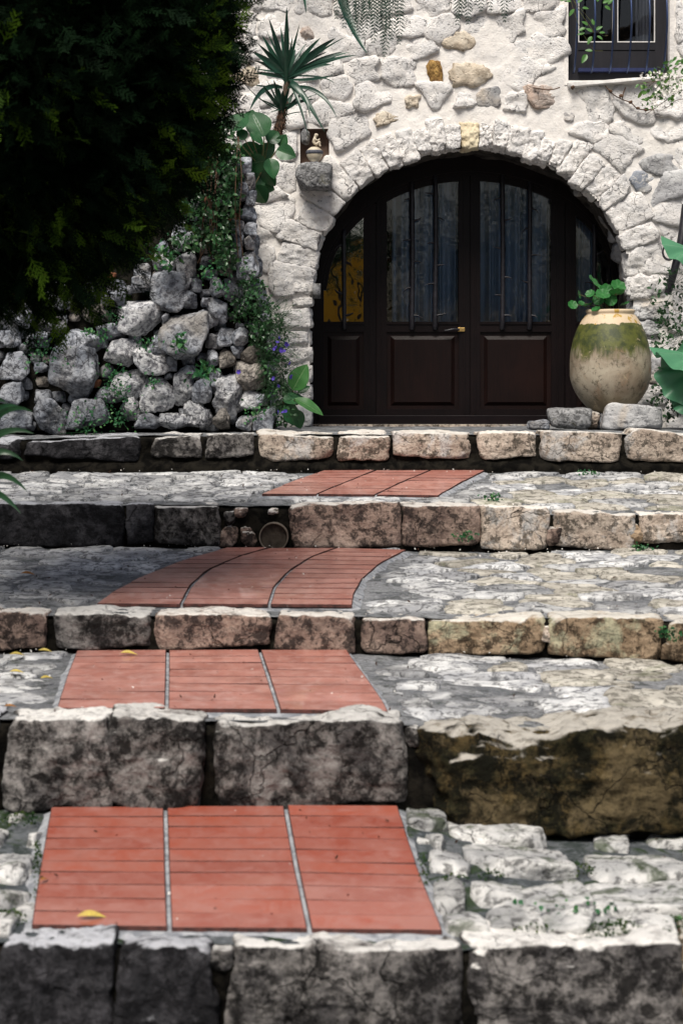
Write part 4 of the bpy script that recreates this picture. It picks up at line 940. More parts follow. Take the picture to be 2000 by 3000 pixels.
    link('panel', a.mesh('panel', False), M['door_panel'], leaf)
    # wrought bars with thorns
    for bx, bw in BARS[li]:
        X0 = dx(bx); top = ez(X0) + 0.01; bot = dz(962); a = Acc(); hw = bw * YD / F / 2 * 0.62
        zz = np.linspace(bot, top, 24); pts = [(X0 + 0.002 * math.sin(z * 5 + bx), YD - 0.06 - (0.0 if 0 < j < 23 else -0.03), z) for j, z in enumerate(zz)]
        v, f = tube(pts, [hw * (1.15 if j == 0 else 1 + 0.08 * math.sin(j * 1.7)) for j in range(24)], 8); a.add(v, f)
        bar = link('security_bar', a.mesh('security_bar', True), M['iron'], leaf)
        a2 = None
        z = bot + 0.10; sd_ = 1
        while z < top - 0.1:
            sg = sd_; sd_ = -sd_
            P = bez((X0, YD - 0.06, z), (X0 + sg * 0.05, YD - 0.075, z + 0.005 * 1), (X0 + sg * rs.uniform(0.06, 0.085), YD - 0.08, z + rs.uniform(-0.05, 0.05)), 6)
            v, f = tube(P, np.linspace(0.010, 0.002, 6), 6)
            if a2 is None: a2 = Acc()
            a2.add(v, f); z += rs.uniform(0.13, 0.26)
        mesh_sp = a2.mesh('thorns', True); bm_ = bar.data
        # joined into the bar's own mesh
        bmm = bmesh.new(); bmm.from_mesh(bm_); bmm.from_mesh(mesh_sp); bmm.to_mesh(bm_); bmm.free(); bpy.data.meshes.remove(mesh_sp)
    if li == 1:
        hp = W(1351, 965, YD - 0.03); me = bevel_box('handle_plate', (0.028, 0.006, 0.016), 0.004); h_ = link('handle_plate', me, M['brass'], leaf, hp)
        P = spline([W(1344, 965, YD - 0.05), W(1328, 964, YD - 0.07), W(1312, 967, YD - 0.072), W(1302, 968, YD - 0.066)], 14)
        v, f = tube(P, np.linspace(0.010, 0.007, 14), 8); link('handle', mesh_np('handle', v, f), M['iron'], leaf)
# curtains inside
def curtain(x0, x1, zt, zb, Y, folds, amp, mat, label, seed):
    rs = np.random.RandomState(seed); u = np.linspace(0, 1, 120); v = np.linspace(0, 1, 12); U, V_ = np.meshgrid(u, v)
    ph = 2 * np.pi * folds * (U + 0.03 * np.sin(U * 17 + seed)); X = x0 + (x1 - x0) * U; Z = zb + (zt - zb) * V_
    Yy = Y + amp * np.sin(ph + 0.3 * V_) + amp * 0.4 * np.sin(2.3 * ph + 1)
    c = ((x0 + x1) / 2, Y, zt); o = link('curtain', grid_mesh('curtain', X - c[0], Yy - c[1], Z - c[2]), mat, None, c); return tag(o, label, 'curtain', 'curtains behind the panes')
CG = 'curtains'
curtain(dx(1150), dx(1344), PZ + PB, dz(1000), YD + 0.19, 5, 0.05, M['curtain'], 'thin blue-grey curtain behind the pane of the leaf with the handle', 1)
curtain(dx(1402), dx(1616), PZ + PB, dz(1000), YD + 0.19, 5, 0.05, M['curtain'], 'thin blue-grey curtain behind the right main door leaf', 2)
curtain(dx(1680), dx(1745), PZ + PB * 0.9, dz(1000), YD + 0.17, 2, 0.03, M['curtain'], 'narrow strip of blue-grey curtain behind the pane beside the clay jar', 3)

# window ------------------------------------------------------------------
YN = YW + 0.13
def wz(py): return WZ(py, YN)
def wx(px): return WX(px, YN)
a = Acc(); WT = WIN[3]
for A_, B_ in (((WIN[0] - .03, YW - .002, WIN[2] - .03), (WIN[0] + .0, YW + .25, WT)), ((WIN[1], YW - .002, WIN[2] - .03), (WIN[1] + .03, YW + .25, WT)), ((WIN[0], YW + 0.0, WIN[2] - 0.03), (WIN[1], YW + .25, WIN[2])), ((WIN[0], YW - .002, WT), (WIN[1], YW + .25, WT + .03))): a.add(*box2(A_, B_))
link('window_reveal', a.mesh('window_reveal', False), M['wall_mortar'], house)
a = Acc()
xa, xb = WIN[0], WIN[1]; zb_ = WIN[2]
fy0, fy1 = YN - 0.03, YN + 0.04
R_ = [((xa, zb_), (wx(1692), WT)), ((wx(1916), zb_), (xb, WT)), ((wx(1692), zb_), (wx(1916), wz(212))), ((wx(1692), wz(201)), (wx(1916), wz(151))), ((wx(1692), wz(147)), (wx(1916), wz(126))), ((wx(1794), wz(126)), (wx(1806), WT)), ((wx(1692), WT - .08), (wx(1794), WT)), ((wx(1806), WT - .08), (wx(1916), WT))]
for (p0, p1) in R_: a.add(*box2((p0[0], fy0, p0[1]), (p1[0], fy1, p1[1])))
a.add(*box2((wx(1692), fy0 + .012, wz(152)), (wx(1916), fy1, wz(146))))
win = link('window', a.mesh('window', False), M['window_wood'], house); win['label'] = 'dark framed window behind bowed bars'
link('lower_board', mesh_np('lower_board', *box2((wx(1690), fy0 - 0.05, wz(213)), (wx(1918), fy0 + 0.0005, wz(203))), smooth=False), M['blue_board'], win)
for (p0, p1) in ((1692, 1794), (1806, 1916)):
    a = Acc(); t_ = 0.0055; zlo, zhi = wz(125), WT - 0.09
    for A_, B_ in (((wx(p0), zlo), (wx(p1), zlo + t_ * 1.3)), ((wx(p0), zlo + t_ * 1.3), (wx(p0) + t_, zhi)), ((wx(p1) - t_, zlo + t_ * 1.3), (wx(p1), zhi))): a.add(*box2((A_[0], fy0 - .004, A_[1]), (B_[0], fy0 + .02, B_[1])))
    link('putty_line', a.mesh('putty_line', False), M['white_paint'], win)
    v, f = [(wx(p0), YN, zlo), (wx(p1), YN, zlo), (wx(p1), YN, zhi), (wx(p0), YN, zhi)], [(0, 1, 2, 3)]
    link('pane', mesh_py('pane', v, f), M['window_glass'], win)
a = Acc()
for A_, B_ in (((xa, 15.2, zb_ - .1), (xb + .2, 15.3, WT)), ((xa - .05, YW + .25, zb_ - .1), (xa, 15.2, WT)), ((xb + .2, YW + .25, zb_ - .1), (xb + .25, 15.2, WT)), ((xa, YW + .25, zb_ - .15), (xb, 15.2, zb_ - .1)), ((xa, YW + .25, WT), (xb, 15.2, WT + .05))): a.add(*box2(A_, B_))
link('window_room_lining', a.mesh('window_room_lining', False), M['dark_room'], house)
curtain(wx(1868), wx(1905), WT - .05, wz(123), YN + 0.10, 3, 0.018, M['net'], 'pale striped net curtain inside the barred upper window', 7)
sill = block(house, M['white_paint'], W(1808, 239, YW - 0.005), (150 * YW / F, 0.06, 0.016), 77, sub=5, amp=0.004, p=18, name='window_sill', cut=(.93, .99), k=6)
zbm = WZ(209, YW); bars = [1681, 1733, 1786, 1838, 1891, 1941]
for bx in bars:
    X0 = WX(bx, YW) + 0.0; P = spline([(X0, YW + 0.05, zbm + 0.0), (X0, YW - 0.03, zbm + 0.02), (X0, YW - 0.13, zbm + 0.16), (X0, YW - 0.19, zbm + 0.33), (X0, YW - 0.17, zbm + 0.50), (X0, YW - 0.10, zbm + 0.72), (X0, YW - 0.05, zbm + 1.0), (X0, YW - 0.05, WT)], 40)
    v, f = tube(P, 0.0075, 8); link('window_bar', mesh_np('window_bar', v, f), M['iron_sky_shine'], win)

# clay figurine on an urn, in the niche --------------------------------------
fc_ = W(921, 480, YW - 0.02); fig = empty('figurine', fc_, 'small cream figurine sitting on a banded round urn in the wall niche', 'figurine')
s_ = YW / F
v, f = lathe([(0.001, 0), (16*s_, 0), (17*s_, 3*s_), (11*s_, 7*s_), (18*s_, 14*s_), (23*s_, 24*s_), (24*s_, 33*s_), (22*s_, 41*s_), (15*s_, 47*s_), (10*s_, 50*s_), (0.001, 50*s_)], 32)
link('urn', mesh_np('urn', v, f), M['ivory'], fig, fc_)
v, f = lathe([(23.5*s_, 29*s_), (25.2*s_, 30*s_), (25.6*s_, 34*s_), (24.6*s_, 38.5*s_), (22.6*s_, 40*s_)], 32); link('band', mesh_np('band', v, f), M['slate_band'], fig, fc_)
v, f = lathe([(17.2*s_, 1*s_), (18.6*s_, 2.4*s_), (17.6*s_, 4.6*s_), (14*s_, 6*s_)], 32); link('foot_band', mesh_np('foot_band', v, f), M['slate_band'], fig, fc_)
def skin(name, verts, edges, radii, mat, parent, loc, sub=2, root=0):
    me = bpy.data.meshes.new(name); me.from_pydata([tuple(v) for v in verts], edges, []); o = link(name, me, mat, parent, loc)
    md = o.modifiers.new('s', 'SKIN'); 
    if not me.skin_vertices: 
        bm_ = bmesh.new(); bm_.from_mesh(me); bm_.verts.layers.skin.verify(); bm_.to_mesh(me); bm_.free()
    for i, r in enumerate(radii): me.skin_vertices[0].data[i].radius = (r, r); me.skin_vertices[0].data[i].use_root = (i == root)
    md.use_smooth_shade = True; sb = o.modifiers.new('b', 'SUBSURF'); sb.levels = sub; sb.render_levels = sub
    return o
# seated child facing right, arms round its knees
J_ = [(-2, 0, 54), (-3, 0, 63), (-1, 0, 73), (2, 0, 79), (6, 0, 86), (7, 0, 90),       # pelvis belly chest neck head crown
      (9, -4, 60), (16, -4, 66), (15, -4, 54), (19, -5, 52),                        # near thigh knee ankle toe
      (9, 4, 61), (15, 4, 68), (14, 4, 55), (18, 5, 52),
      (1, -5, 73), (9, -6, 68), (16, -3, 74), (1, 5, 73), (9, 6, 69), (15, 3, 75)]
E_ = [(0,1),(1,2),(2,3),(3,4),(4,5),(0,6),(6,7),(7,8),(8,9),(0,10),(10,11),(11,12),(12,13),(2,14),(14,15),(15,16),(2,17),(17,18),(18,19)]
Rr = [8,7.5,6.5,3.6,7.6,4.5, 5,4,3,2.4, 5,4,3,2.4, 3.2,2.6,2, 3.2,2.6,2]
skin('body', [(x*s_, y*s_, z*s_) for x, y, z in J_], E_, [r*s_ for r in Rr], M['ivory'], fig, fc_)

# the big oil jar ------------------------------------------------------------
YJ = 13.5; js = YJ / F
prof_px = [(0.5,1212),(44,1212),(52,1208),(66,1195),(82,1178),(97,1158),(109,1135),(116,1110),(119,1082),(119,1056),(116,1030),(110,1004),(102,980),(93,958),(82,938),(72,924),(67,919),(70,916),(72,912),(70,908),(65,906),(60,909),(59,916),(64,930),(80,960),(80,1000)]
jb = W(1787, 1212, YJ); jar = empty('oil_jar', jb, 'bulging clay oil jar with a green mossy shoulder on rocks beside the arched door', 'jar')
P = spline([(r * js, 0, (1212 - y) * js) for r, y in prof_px], 90); v, f = lathe([(max(p[0], 0.0005), p[2]) for p in P], 96)
v[:, :2] *= (1 + 0.010 * fbm(v * 5, 3))[:, None]; v[:, 2] += 0.004 * vnoise(v * 7)
link('jar_body', mesh_np('jar_body', v, f), M['jar'], jar, jb)
v, f = lathe([(0.0005, 0), (58 * js, 0.002), (62 * js, -0.004)], 40); v[:, 2] += 0.008 * vnoise(v * 40); link('soil', mesh_np('soil', v, f), M['soil'], jar, jb + Vector((0, 0, (1212 - 925) * js)))
# loose rocks under the jar
rl = ['rounded grey rock at the left foot of the clay jar', 'broad pale rock under the right side of the clay jar', 'low flat grey rock at the left end of the row by the door sill', 'small cream stone wedged between the two rocks under the jar', 'flat stone hidden under the middle of the jar']
for i, (x0, y0, x1, y1, Y, mt) in enumerate([(1602,1197,1728,1256,13.30,'bracket'), (1757,1192,1960,1258,13.25,'wall_stone_grey'), (1538,1233,1618,1260,13.2,'rubble'), (1720,1205,1752,1256,13.42,'kerb_cream'), (1730,1206,1846,1262,13.5,'rubble')]):
    e = ((x1 - x0) / 2 * Y / F, 0.14 if i in (0, 1, 4) else 0.08, (y1 - y0) / 2 * Y / F); rs_ = np.random.RandomState(800 + i); N, H = block_planes(e, rs_, 14, (0.66, 0.86), 0.1)
    pts, f = stone_pts(e, N, H, 8, 5, 0.012, 9, i * 3.3, 5, 0.4); me = mesh_np('rock', pts, f)
    tag(link('rock', me, M[mt], None, W((x0 + x1) / 2, (y0 + y1) / 2, Y)), rl[i], 'rock', 'rocks under the clay jar')
# ------------------------------------------------------------------ rubble retaining wall, left
YR = 12.72
rw = empty('rubble_wall', W(400, 1255, YR), 'dry rubble retaining wall of grey boulders under the cypress, overgrown with small plants', 'wall')
core = [(-700,1262),(792,1262),(775,1040),(748,850),(722,700),(715,600),(700,480),(640,400),(560,360),(-700,330)]
P = [(WX(x, YR), WZ(y, YR)) for x, y in core][::-1]
v, f = prism_xz(P, YR + 0.09, YW - 0.03)
link('wall_core', mesh_py('wall_core', v, f), M['earth'], rw)
Z4 = [(680,325,845,500),(745,505,945,690),(525,430,750,590),(885,480,1000,580),(960,435,1045,545),(1010,150,1105,270),(1095,205,1190,350),(1070,70,1130,200),(1125,145,1165,205),(990,250,1070,320),(1035,345,1115,440),(965,340,1040,430),(785,115,880,205),(700,230,800,305),(805,215,905,335),(600,320,690,400),(825,335,880,390),(875,345,925,400),(840,395,905,470),(920,425,965,465),(920,385,965,425),(380,460,500,530),(430,540,570,615),(280,575,465,710),(480,625,640,740),(620,670,770,775),(680,600,785,690),(760,700,810,760),(180,505,320,590),(110,580,250,650),(0,580,90,665),(0,680,150,800),(230,665,440,880),(520,755,670,880),(640,800,805,945),(800,755,885,915),(825,740,905,775),(945,595,1020,665),(980,570,1070,650),(1010,650,1080,755),(1110,650,1190,740),(1060,640,1115,700),(1065,565,1140,640),(1085,720,1215,850),(975,770,1110,975),(885,800,975,905),(1100,845,1190,935),(840,910,965,1015),(555,870,640,985),(300,900,520,1020),(150,895,300,1045),(0,810,105,925),(10,930,140,1040),(740,960,850,1035),(620,960,740,1030),(985,935,1050,1035),(1090,970,1160,1035),(1160,930,1260,1035),(440,840,520,910),(1175,870,1225,925),(740,495,775,545),(950,665,1000,745),(960,750,1015,830),(1110,0,1172,80),(1115,80,1180,160),(1085,-115,1140,-25),(1130,-60,1175,10),(1080,70,1120,130),(-160,560,-10,680),(-180,700,-20,840),(-170,850,-10,1040),(60,490,160,560),(-120,450,50,570),(470,395,590,470),(330,380,450,460),(160,400,320,500),(1120,-140,1165,-60),(1090,-210,1150,-120)]
pale = {2,24,25,33,34,35,44,46,47,48,53,14,13}; warm = {9,21,39,40,43,55}
rs = np.random.RandomState(8); occ = []
for i, (x0, y0, x1, y1) in enumerate(Z4):
    x0, x1 = x0 * .638, x1 * .638; y0, y1 = 600 + y0 * .638, 600 + y1 * .638
    cxp, cyp = (x0 + x1) / 2, (y0 + y1) / 2; hx, hz = (x1 - x0) / 2 * YR / F * 1.06, (y1 - y0) / 2 * YR / F * 1.08
    mt = M['rubble_pale'] if i in pale else M['rubble_warm'] if i in warm else M['rubble']
    d_ = max(0.09, 0.75 * (hx + hz) / 2 * 1.2); s_ = 900 + i
    rr = np.random.RandomState(s_); N, H = rock_planes((hx, d_, hz), rr, 13, (0.66, 1.02)); hx *= 1.16; hz *= 1.15; m_ = (hx + hz) / 2
    pts, f = stone_pts((hx, d_, hz), N, H, 26, 5, m_ * (0.15 if i not in (44, 47) else 0.34), 0.9 / m_, s_ * 1.1, 5, 0.4)
    add_stone(rw, mt, W(cxp, cyp, YR + 0.02 + rr.uniform(-0.03, 0.03)), pts, f, 'stone', {44: 'big pale pitted boulder', 0: 'angular blue-grey boulder', 1: 'large smooth grey boulder', 47: 'knobbly white stone at the foot'}.get(i))
    occ.append((cxp, cyp, (x1 - x0) / 2, (y1 - y0) / 2))
# chinking stones in the gaps
cnt = 0
for _ in range(3000):
    if cnt > 95: break
    x = rs.uniform(-100, 790); y = rs.uniform(560, 1250)
    xe = np.interp(y, [480, 600, 700, 850, 1040, 1262], [700, 712, 722, 748, 775, 792])
    if x > xe - 12 or y < np.interp(x, [-200, 400, 600, 700], [800, 800, 560, 420]): continue
    r = rs.uniform(12, 28)
    if any(abs(x - o[0]) < o[2] * 0.86 + r * 0.4 and abs(y - o[1]) < o[3] * 0.86 + r * 0.4 for o in occ): continue
    if any((x - o[0]) ** 2 + (y - o[1]) ** 2 < (o[2] + r) ** 2 * 0.6 for o in occ[len(Z4):]): continue
    occ.append((x, y, r, r)); cnt += 1
    rock(rw, M['brick_chip'] if rs.rand() < 0.06 else M['rubble_warm'] if rs.rand() < 0.2 else M['rubble'], W(x, y, YR + rs.uniform(0.07, 0.11)), (r * rs.uniform(0.8, 1.3) * YR / F, 0.06, r * rs.uniform(0.7, 1.1) * YR / F), 1200 + cnt, sub=4, name='chinking_stone')
# the return face of the wall, towards the door
for j in range(26):
    y = rs.uniform(520, 1240); xe = np.interp(y, [480, 600, 700, 850, 1040, 1262], [696, 708, 720, 745, 772, 788]); Yy = rs.uniform(12.9, 13.85); r = rs.uniform(0.07, 0.13)
    c = W(xe, y, YR); rock(rw, M['rubble'], (c.x - 0.02, Yy, c.z), (0.08, r, r * 0.8), 1500 + j, sub=4, name='stone')

# ------------------------------------------------------------------ leaves
def leaf_geo(L=1.0, Wd=0.5, fold=0.15, curl=0.25, nx=4, ny=8, shape='oval', wave=0.0, seed=0):
    """leaf along +Y from the origin, face up +Z; returns verts, faces, uv(x in -1..1, y 0..1)"""
    t = np.linspace(0, 1, ny); u = np.linspace(-1, 1, nx * 2 + 1); T, U = np.meshgrid(t, u, indexing='ij')
    if shape == 'oval': wd = np.sin(np.pi * np.clip(T, 0.001, 1) ** 0.8) ** 0.75
    elif shape == 'lance': wd = np.sin(np.pi * T ** 0.9) ** 1.1
    elif shape == 'obov': wd = np.sin(np.pi * T ** 1.35) ** 0.7
    elif shape == 'heart': wd = np.sin(np.pi * (0.12 + 0.88 * T) ** 0.75) ** 0.8
    wd = np.maximum(wd, 0.02)
    x = U * wd * Wd / 2; y = T * L; z = np.abs(U) * wd * Wd / 2 * fold * 2 - curl * L * (T ** 2) * 0.6 + wave * L * np.sin(T * 13 + seed) * np.abs(U) * wd
    v = np.stack([x.ravel(), y.ravel(), z.ravel()], 1); m = nx * 2 + 1
    i = np.arange(ny - 1)[:, None] * m + np.arange(m - 1)[None, :]
    f = np.stack([i, i + 1, i + m + 1, i + m], -1).reshape(-1, 4)
    return v, f, np.stack([(U).ravel(), T.ravel()], 1)
def round_leaf(R=1.0, lobes=7, wave=0.10, seg=28, dish=0.15):
    th = np.linspace(0, 2 * np.pi, seg, endpoint=False); rings = [0.0, 0.35, 0.7, 1.0]; V = [[0, 0, 0]]; F_ = []
    for r in rings[1:]:
        rr = R * r * (1 + wave * (r ** 2) * (np.abs(np.cos(lobes * th / 2)) - 0.6)); z = dish * R * r * r + 0.06 * R * r * np.sin(lobes * th + 1)
        V += list(np.stack([rr * np.cos(th), rr * np.sin(th), z], 1))
    V = np.array(V)
    for j in range(seg): F_.append([0, 1 + j, 1 + (j + 1) % seg, 1 + (j + 1) % seg])
    tri = np.array([[0, 1 + j, 1 + (j + 1) % seg] for j in range(seg)]); q = []
    for k in range(2):
        for j in range(seg): q.append([1 + k*seg + j, 1 + k*seg + (j+1) % seg, 1 + (k+1)*seg + (j+1) % seg, 1 + (k+1)*seg + j][::-1])
    return V, tri, np.array(q)
def basis(d, n):
    d = np.array(d, float); d /= np.linalg.norm(d) + 1e-9; n = np.array(n, float); n = n - d * n.dot(d); n /= np.linalg.norm(n) + 1e-9
    x = np.cross(d, n); return np.stack([x, d, n], 1)      # columns: leaf X, Y, Z
def leaf_mesh_uv(name, v, f, uv, mat):
    me = mesh_np(name, v, f); ul = me.uv_layers.new(name='uv'); idx = np.zeros(len(me.loops), np.int32); me.loops.foreach_get('vertex_index', idx)
    ul.data.foreach_set('uv', uv[idx].astype(np.float32).ravel()); me.materials.append(mat)
    at = me.attributes.new('tint', 'FLOAT', 'POINT'); at.data.foreach_set('value', np.full(len(v), 0.55, np.float32)); return me
def put(name, me, parent, B, loc, s=1.0):
    o = link(name, me, None, parent, loc); o.rotation_mode = 'QUATERNION'; o.rotation_quaternion = Matrix([list(r) for r in B]).to_quaternion(); o.scale = (s, s, s); return o
def blade(base, mid, tip, wd, n=12, V=0.35, twist=0.0, face=(0, -1, 0)):
    """strap leaf with a V section along a curve"""
    C = bez(base, mid, tip, n); T = np.gradient(C, axis=0); T /= np.linalg.norm(T, axis=1)[:, None]
    t = np.linspace(0, 1, n); w_ = wd * np.minimum(1, (0.45 + 1.6 * t)) * np.clip((1 - t) * 2.2, 0, 1) ** 0.7 + 0.0006
    fa = np.array(face, float); out = []
    for i in range(n):
        s = np.cross(T[i], fa); s /= np.linalg.norm(s) + 1e-9; nn = np.cross(s, T[i])
        if twist: a_ = twist * t[i]; s, nn = s * math.cos(a_) + nn * math.sin(a_), nn * math.cos(a_) - s * math.sin(a_)
        out += [C[i] - s * w_[i] / 2, C[i] - nn * w_[i] * V / 2, C[i] + s * w_[i] / 2]
    f = []
    for i in range(n - 1):
        b0 = i * 3; f += [[b0, b0+1, b0+4, b0+3], [b0+1, b0+2, b0+5, b0+4]]
    return np.array(out), np.array(f)

# cypress ---------------------------------------------------------------------
YC = 8.2; cc = np.array(W(-20, -10, YC)); cr = np.array([680 * YC / F, 1.05, 890 * YC / F])
cyp = empty('cypress', (cc[0] - 0.9, YC, 0.75), 'huge dark green clipped cypress hanging over the upper left of the path', 'tree')
v, f = tube(spline([(cc[0] - 0.9, YC, 0.70), (cc[0] - 0.8, YC, 1.4), (cc[0] - 0.45, YC, 2.1), (cc[0] - 0.1, YC, 3.2), (cc[0], YC, 4.3)], 20), np.linspace(0.16, 0.05, 20), 12)
link('trunk', mesh_np('trunk', v, f), M['bark'], cyp)
# one spray: a flat fan of scaly twigs
def spray(rs, L=0.16):
    a = Acc(); n = 6
    def twig(p0, d, l, wd):
        side = np.cross(d, [0, 0, 1.0]); side /= np.linalg.norm(side) + 1e-9; p1 = p0 + d * l * 0.5 + np.array([0, 0, 0.01]) * l / L; p2 = p0 + d * l
        v = np.array([p0 - side * wd, p0 + side * wd, p1 + side * wd * 0.8, p1 - side * wd * 0.8, p2 + side * wd * 0.15, p2 - side * wd * 0.15]); a.add(v[[0, 1, 4, 5]], np.array([[0, 1, 2, 3]]))
    twig(np.zeros(3), np.array([0, 1.0, 0]), L, 0.003)
    for i in range(n):
        t = (i + 1) / (n + 1); p = np.array([0, t * L, 0]); 
        for sg in (-1, 1):
            d = np.array([sg * rs.uniform(0.5, 0.8), rs.uniform(0.6, 0.9), rs.uniform(-0.2, 0.25)]); d /= np.linalg.norm(d); l = L * 0.42 * (1 - 0.55 * t) * rs.uniform(0.7, 1.2)
            twig(p, d, l, 0.0042)
            for q in (0.4, 0.8):
                for s2 in (-1, 1):
                    d2 = d + np.array([s2 * 0.6, 0.1, rs.uniform(-0.3, 0.3)]); d2 /= np.linalg.norm(d2); twig(p + d * l * q, d2, l * 0.34, 0.0042)
    return np.concatenate(a.v), np.concatenate(a.f4)
rs = np.random.RandomState(14); SPR = [spray(rs) for _ in range(5)]
def spray_cloud(n, centre, rad, rs, shell=(0.80, 1.02), scale=(0.45, 0.9), tipp=0.03, front=True, lump=0.10):
    a = Acc(); made = 0
    while made < n:
        d = rs.randn(3); d /= np.linalg.norm(d)
        if front and (d[1] > 0.45 or (d[0] < -0.55)): continue
        k = 1 + lump * vnoise((d * 3.1 + 4)[None])[0] + lump * 0.5 * vnoise((d * 7 + 2)[None])[0]
        r = (rs.uniform(*shell) if rs.rand() > 0.07 else rs.uniform(1.0, 1.10)) * k; p = centre + d * rad * r
        if front and p[2] > WZ(-220, p[1]): continue
        g = d / rad; g /= np.linalg.norm(g); dr = g + np.array([0, 0, 0.5]) * rs.uniform(-1.3, 0.8) + rs.randn(3) * 0.45; nn = rs.randn(3) + np.array([0, 0, 0.8])
        v, f = SPR[rs.randint(5)]; B = basis(dr, nn); s = rs.uniform(*scale)
        cl = vnoise((p * 2.7 + 30)[None])[0]
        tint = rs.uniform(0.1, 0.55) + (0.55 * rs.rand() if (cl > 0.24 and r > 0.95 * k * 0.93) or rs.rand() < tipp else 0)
        a.add(v * s @ B.T + p, f, min(1, tint)); made += 1
    return a
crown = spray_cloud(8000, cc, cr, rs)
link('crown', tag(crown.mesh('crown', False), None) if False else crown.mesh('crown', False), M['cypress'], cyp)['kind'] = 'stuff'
d, f = ico(5); k_ = 1 + 0.10 * vnoise(d * 3.1 + 4) + 0.05 * vnoise(d * 7 + 2); link('crown_blocker', mesh_np('crown_blocker', cc + d * cr * (0.84 * k_ + 0.05 * fbm(d * 14, 3))[:, None], f), M['cypress_core_shade'], cyp)  # added solid blob blocks light; its near-black stands in for shade inside the crown

# leafy clouds for creepers ------------------------------------------------------
def small_leaves(L, Wd, shape='oval'):
    v, f, uv = leaf_geo(L, Wd, 0.2, 0.3, 1, 4, shape); return v, f
def leaf_cloud(a, pts, rs, L=(0.02, 0.035), ratio=0.8, up=(0, -0.7, 0.6), tint=(0.1, 0.9), jit=0.6):
    for p in pts:
        l = rs.uniform(*L); v, f = small_leaves(l, l * ratio); dr = rs.randn(3) * 0.8 + np.array([0, -0.2, -0.3]); n = np.array(up) + rs.randn(3) * jit
        a.add(v @ basis(dr, n).T + np.array(p), f, rs.uniform(*tint))
def blob_points(rs, polys, n, Y0, dY, seedn=0):
    """scatter in a pixel polygon region (list of (cx,cy,rx,ry)) with depth"""
    out = []
    w_ = np.array([b[2] * b[3] for b in polys], float); w_ /= w_.sum()
    for _ in range(n):
        b = polys[rs.choice(len(polys), p=w_)]; r = math.sqrt(rs.rand()); t = rs.uniform(0, 2 * np.pi); dep = rs.rand()
        out.append(tuple(W(b[0] + b[2] * r * math.cos(t), b[1] + b[3] * r * math.sin(t), Y0 - dY * (1 - r * r) * dep)))
    return out
rs = np.random.RandomState(31)
cre = empty('creeper', W(650, 560, 12.6), 'small-leaved green creeper spilling down the top of the rubble wall behind the cypress', 'creeper')
a = Acc(); BL = [(640,420,50,70),(655,500,55,80),(655,590,50,90),(640,680,45,70),(660,740,38,50),(600,480,60,90),(590,600,60,90),(640,370,35,30),(560,700,55,35),(690,480,20,60)]
leaf_cloud(a, blob_points(rs, BL, 2300, 12.62, 0.28), rs, (0.022, 0.045), 0.75)
o = link('foliage', a.mesh('foliage', True), M['creeper'], cre); o['kind'] = 'stuff'
for i in range(9):
    x0 = rs.uniform(600, 700); v, f = tube(spline([W(x0, 400, 12.55), W(x0 + rs.uniform(-20, 20), 520, 12.42), W(x0 + rs.uniform(-30, 30), 650, 12.5), W(x0 + rs.uniform(-40, 30), 770, 12.6)], 14), 0.003, 5)
    link('runner', mesh_np('runner', v, f), M['twig'], cre)
# trailing bellflower bush by the wall end
bf = empty('bellflower', W(770, 1240, 12.8), 'trailing bellflower bush with violet blooms hanging beside the door from the rubble wall', 'plant')
a = Acc(); leaf_cloud(a, blob_points(rs, [(735,860,55,60),(700,905,40,40),(770,930,55,50),(790,1000,50,60),(720,800,30,60),(800,1080,45,60),(815,1150,40,50),(830,1210,45,45),(755,970,40,50)], 1500, 12.75, 0.30), rs, (0.018, 0.036), 0.7, tint=(0.05, 0.75))
link('foliage', a.mesh('foliage', True), M['creeper'], bf)['kind'] = 'stuff'
a = Acc()
for i in range(300):   # wiry outer stems
    x, y = W(rs.uniform(740, 830), rs.uniform(900, 1190), 12.7)[0], rs.uniform(900, 1200); p0 = np.array(W(rs.uniform(745, 825), y, 12.62)); d_ = np.array([rs.uniform(0.1, 1), rs.uniform(-0.5, 0.3), rs.uniform(-0.3, 0.9)]); d_ /= np.linalg.norm(d_)
    l = rs.uniform(0.08, 0.19); P = bez(p0, p0 + d_ * l * 0.6 + [0, 0, 0.02], p0 + d_ * l, 5); v, f = tube(P, 0.0012, 3, False); a.add(v, f, 0.3)
    for q in P[1:]:
        ll = rs.uniform(0.012, 0.022); v, f = small_leaves(ll, ll * 0.3); a.add(v @ basis(rs.randn(3) + d_, rs.randn(3)).T + q, f, rs.uniform(0.1, 0.6))
link('wiry_stems', a.mesh('wiry_stems', True), M['creeper'], bf)['kind'] = 'stuff'
def flower_mesh(R, petals, mat, name='flower', cup=0.5):
    a = Acc()
    for i in range(petals):
        v, f, uv = leaf_geo(R, R * 0.75, 0.1, -0.3, 1, 4, 'oval'); th = 2 * math.pi * i / petals; d_ = np.array([math.cos(th), math.sin(th), cup]); a.add(v @ basis(d_, (0, 0, 1)).T, f, 0.5)
    me = a.mesh(name); me.materials.append(mat); return me
vf = flower_mesh(0.022, 5, M['violet'])
for (x, y) in [(812,1005),(825,1022),(838,1012),(806,1022),(822,1030),(815,990),(832,1030),(851,1065),(848,1102),(803,1110),(820,1130),(830,1210),(836,1206),(818,1206),(700,1090) ,(812,1018),(843,1008)]:
    put('flower', vf, bf, basis(rs.randn(3), np.array([0, -1, 0.3]) + rs.randn(3) * 0.4), W(x, y, 12.48), rs.uniform(0.8, 1.2))

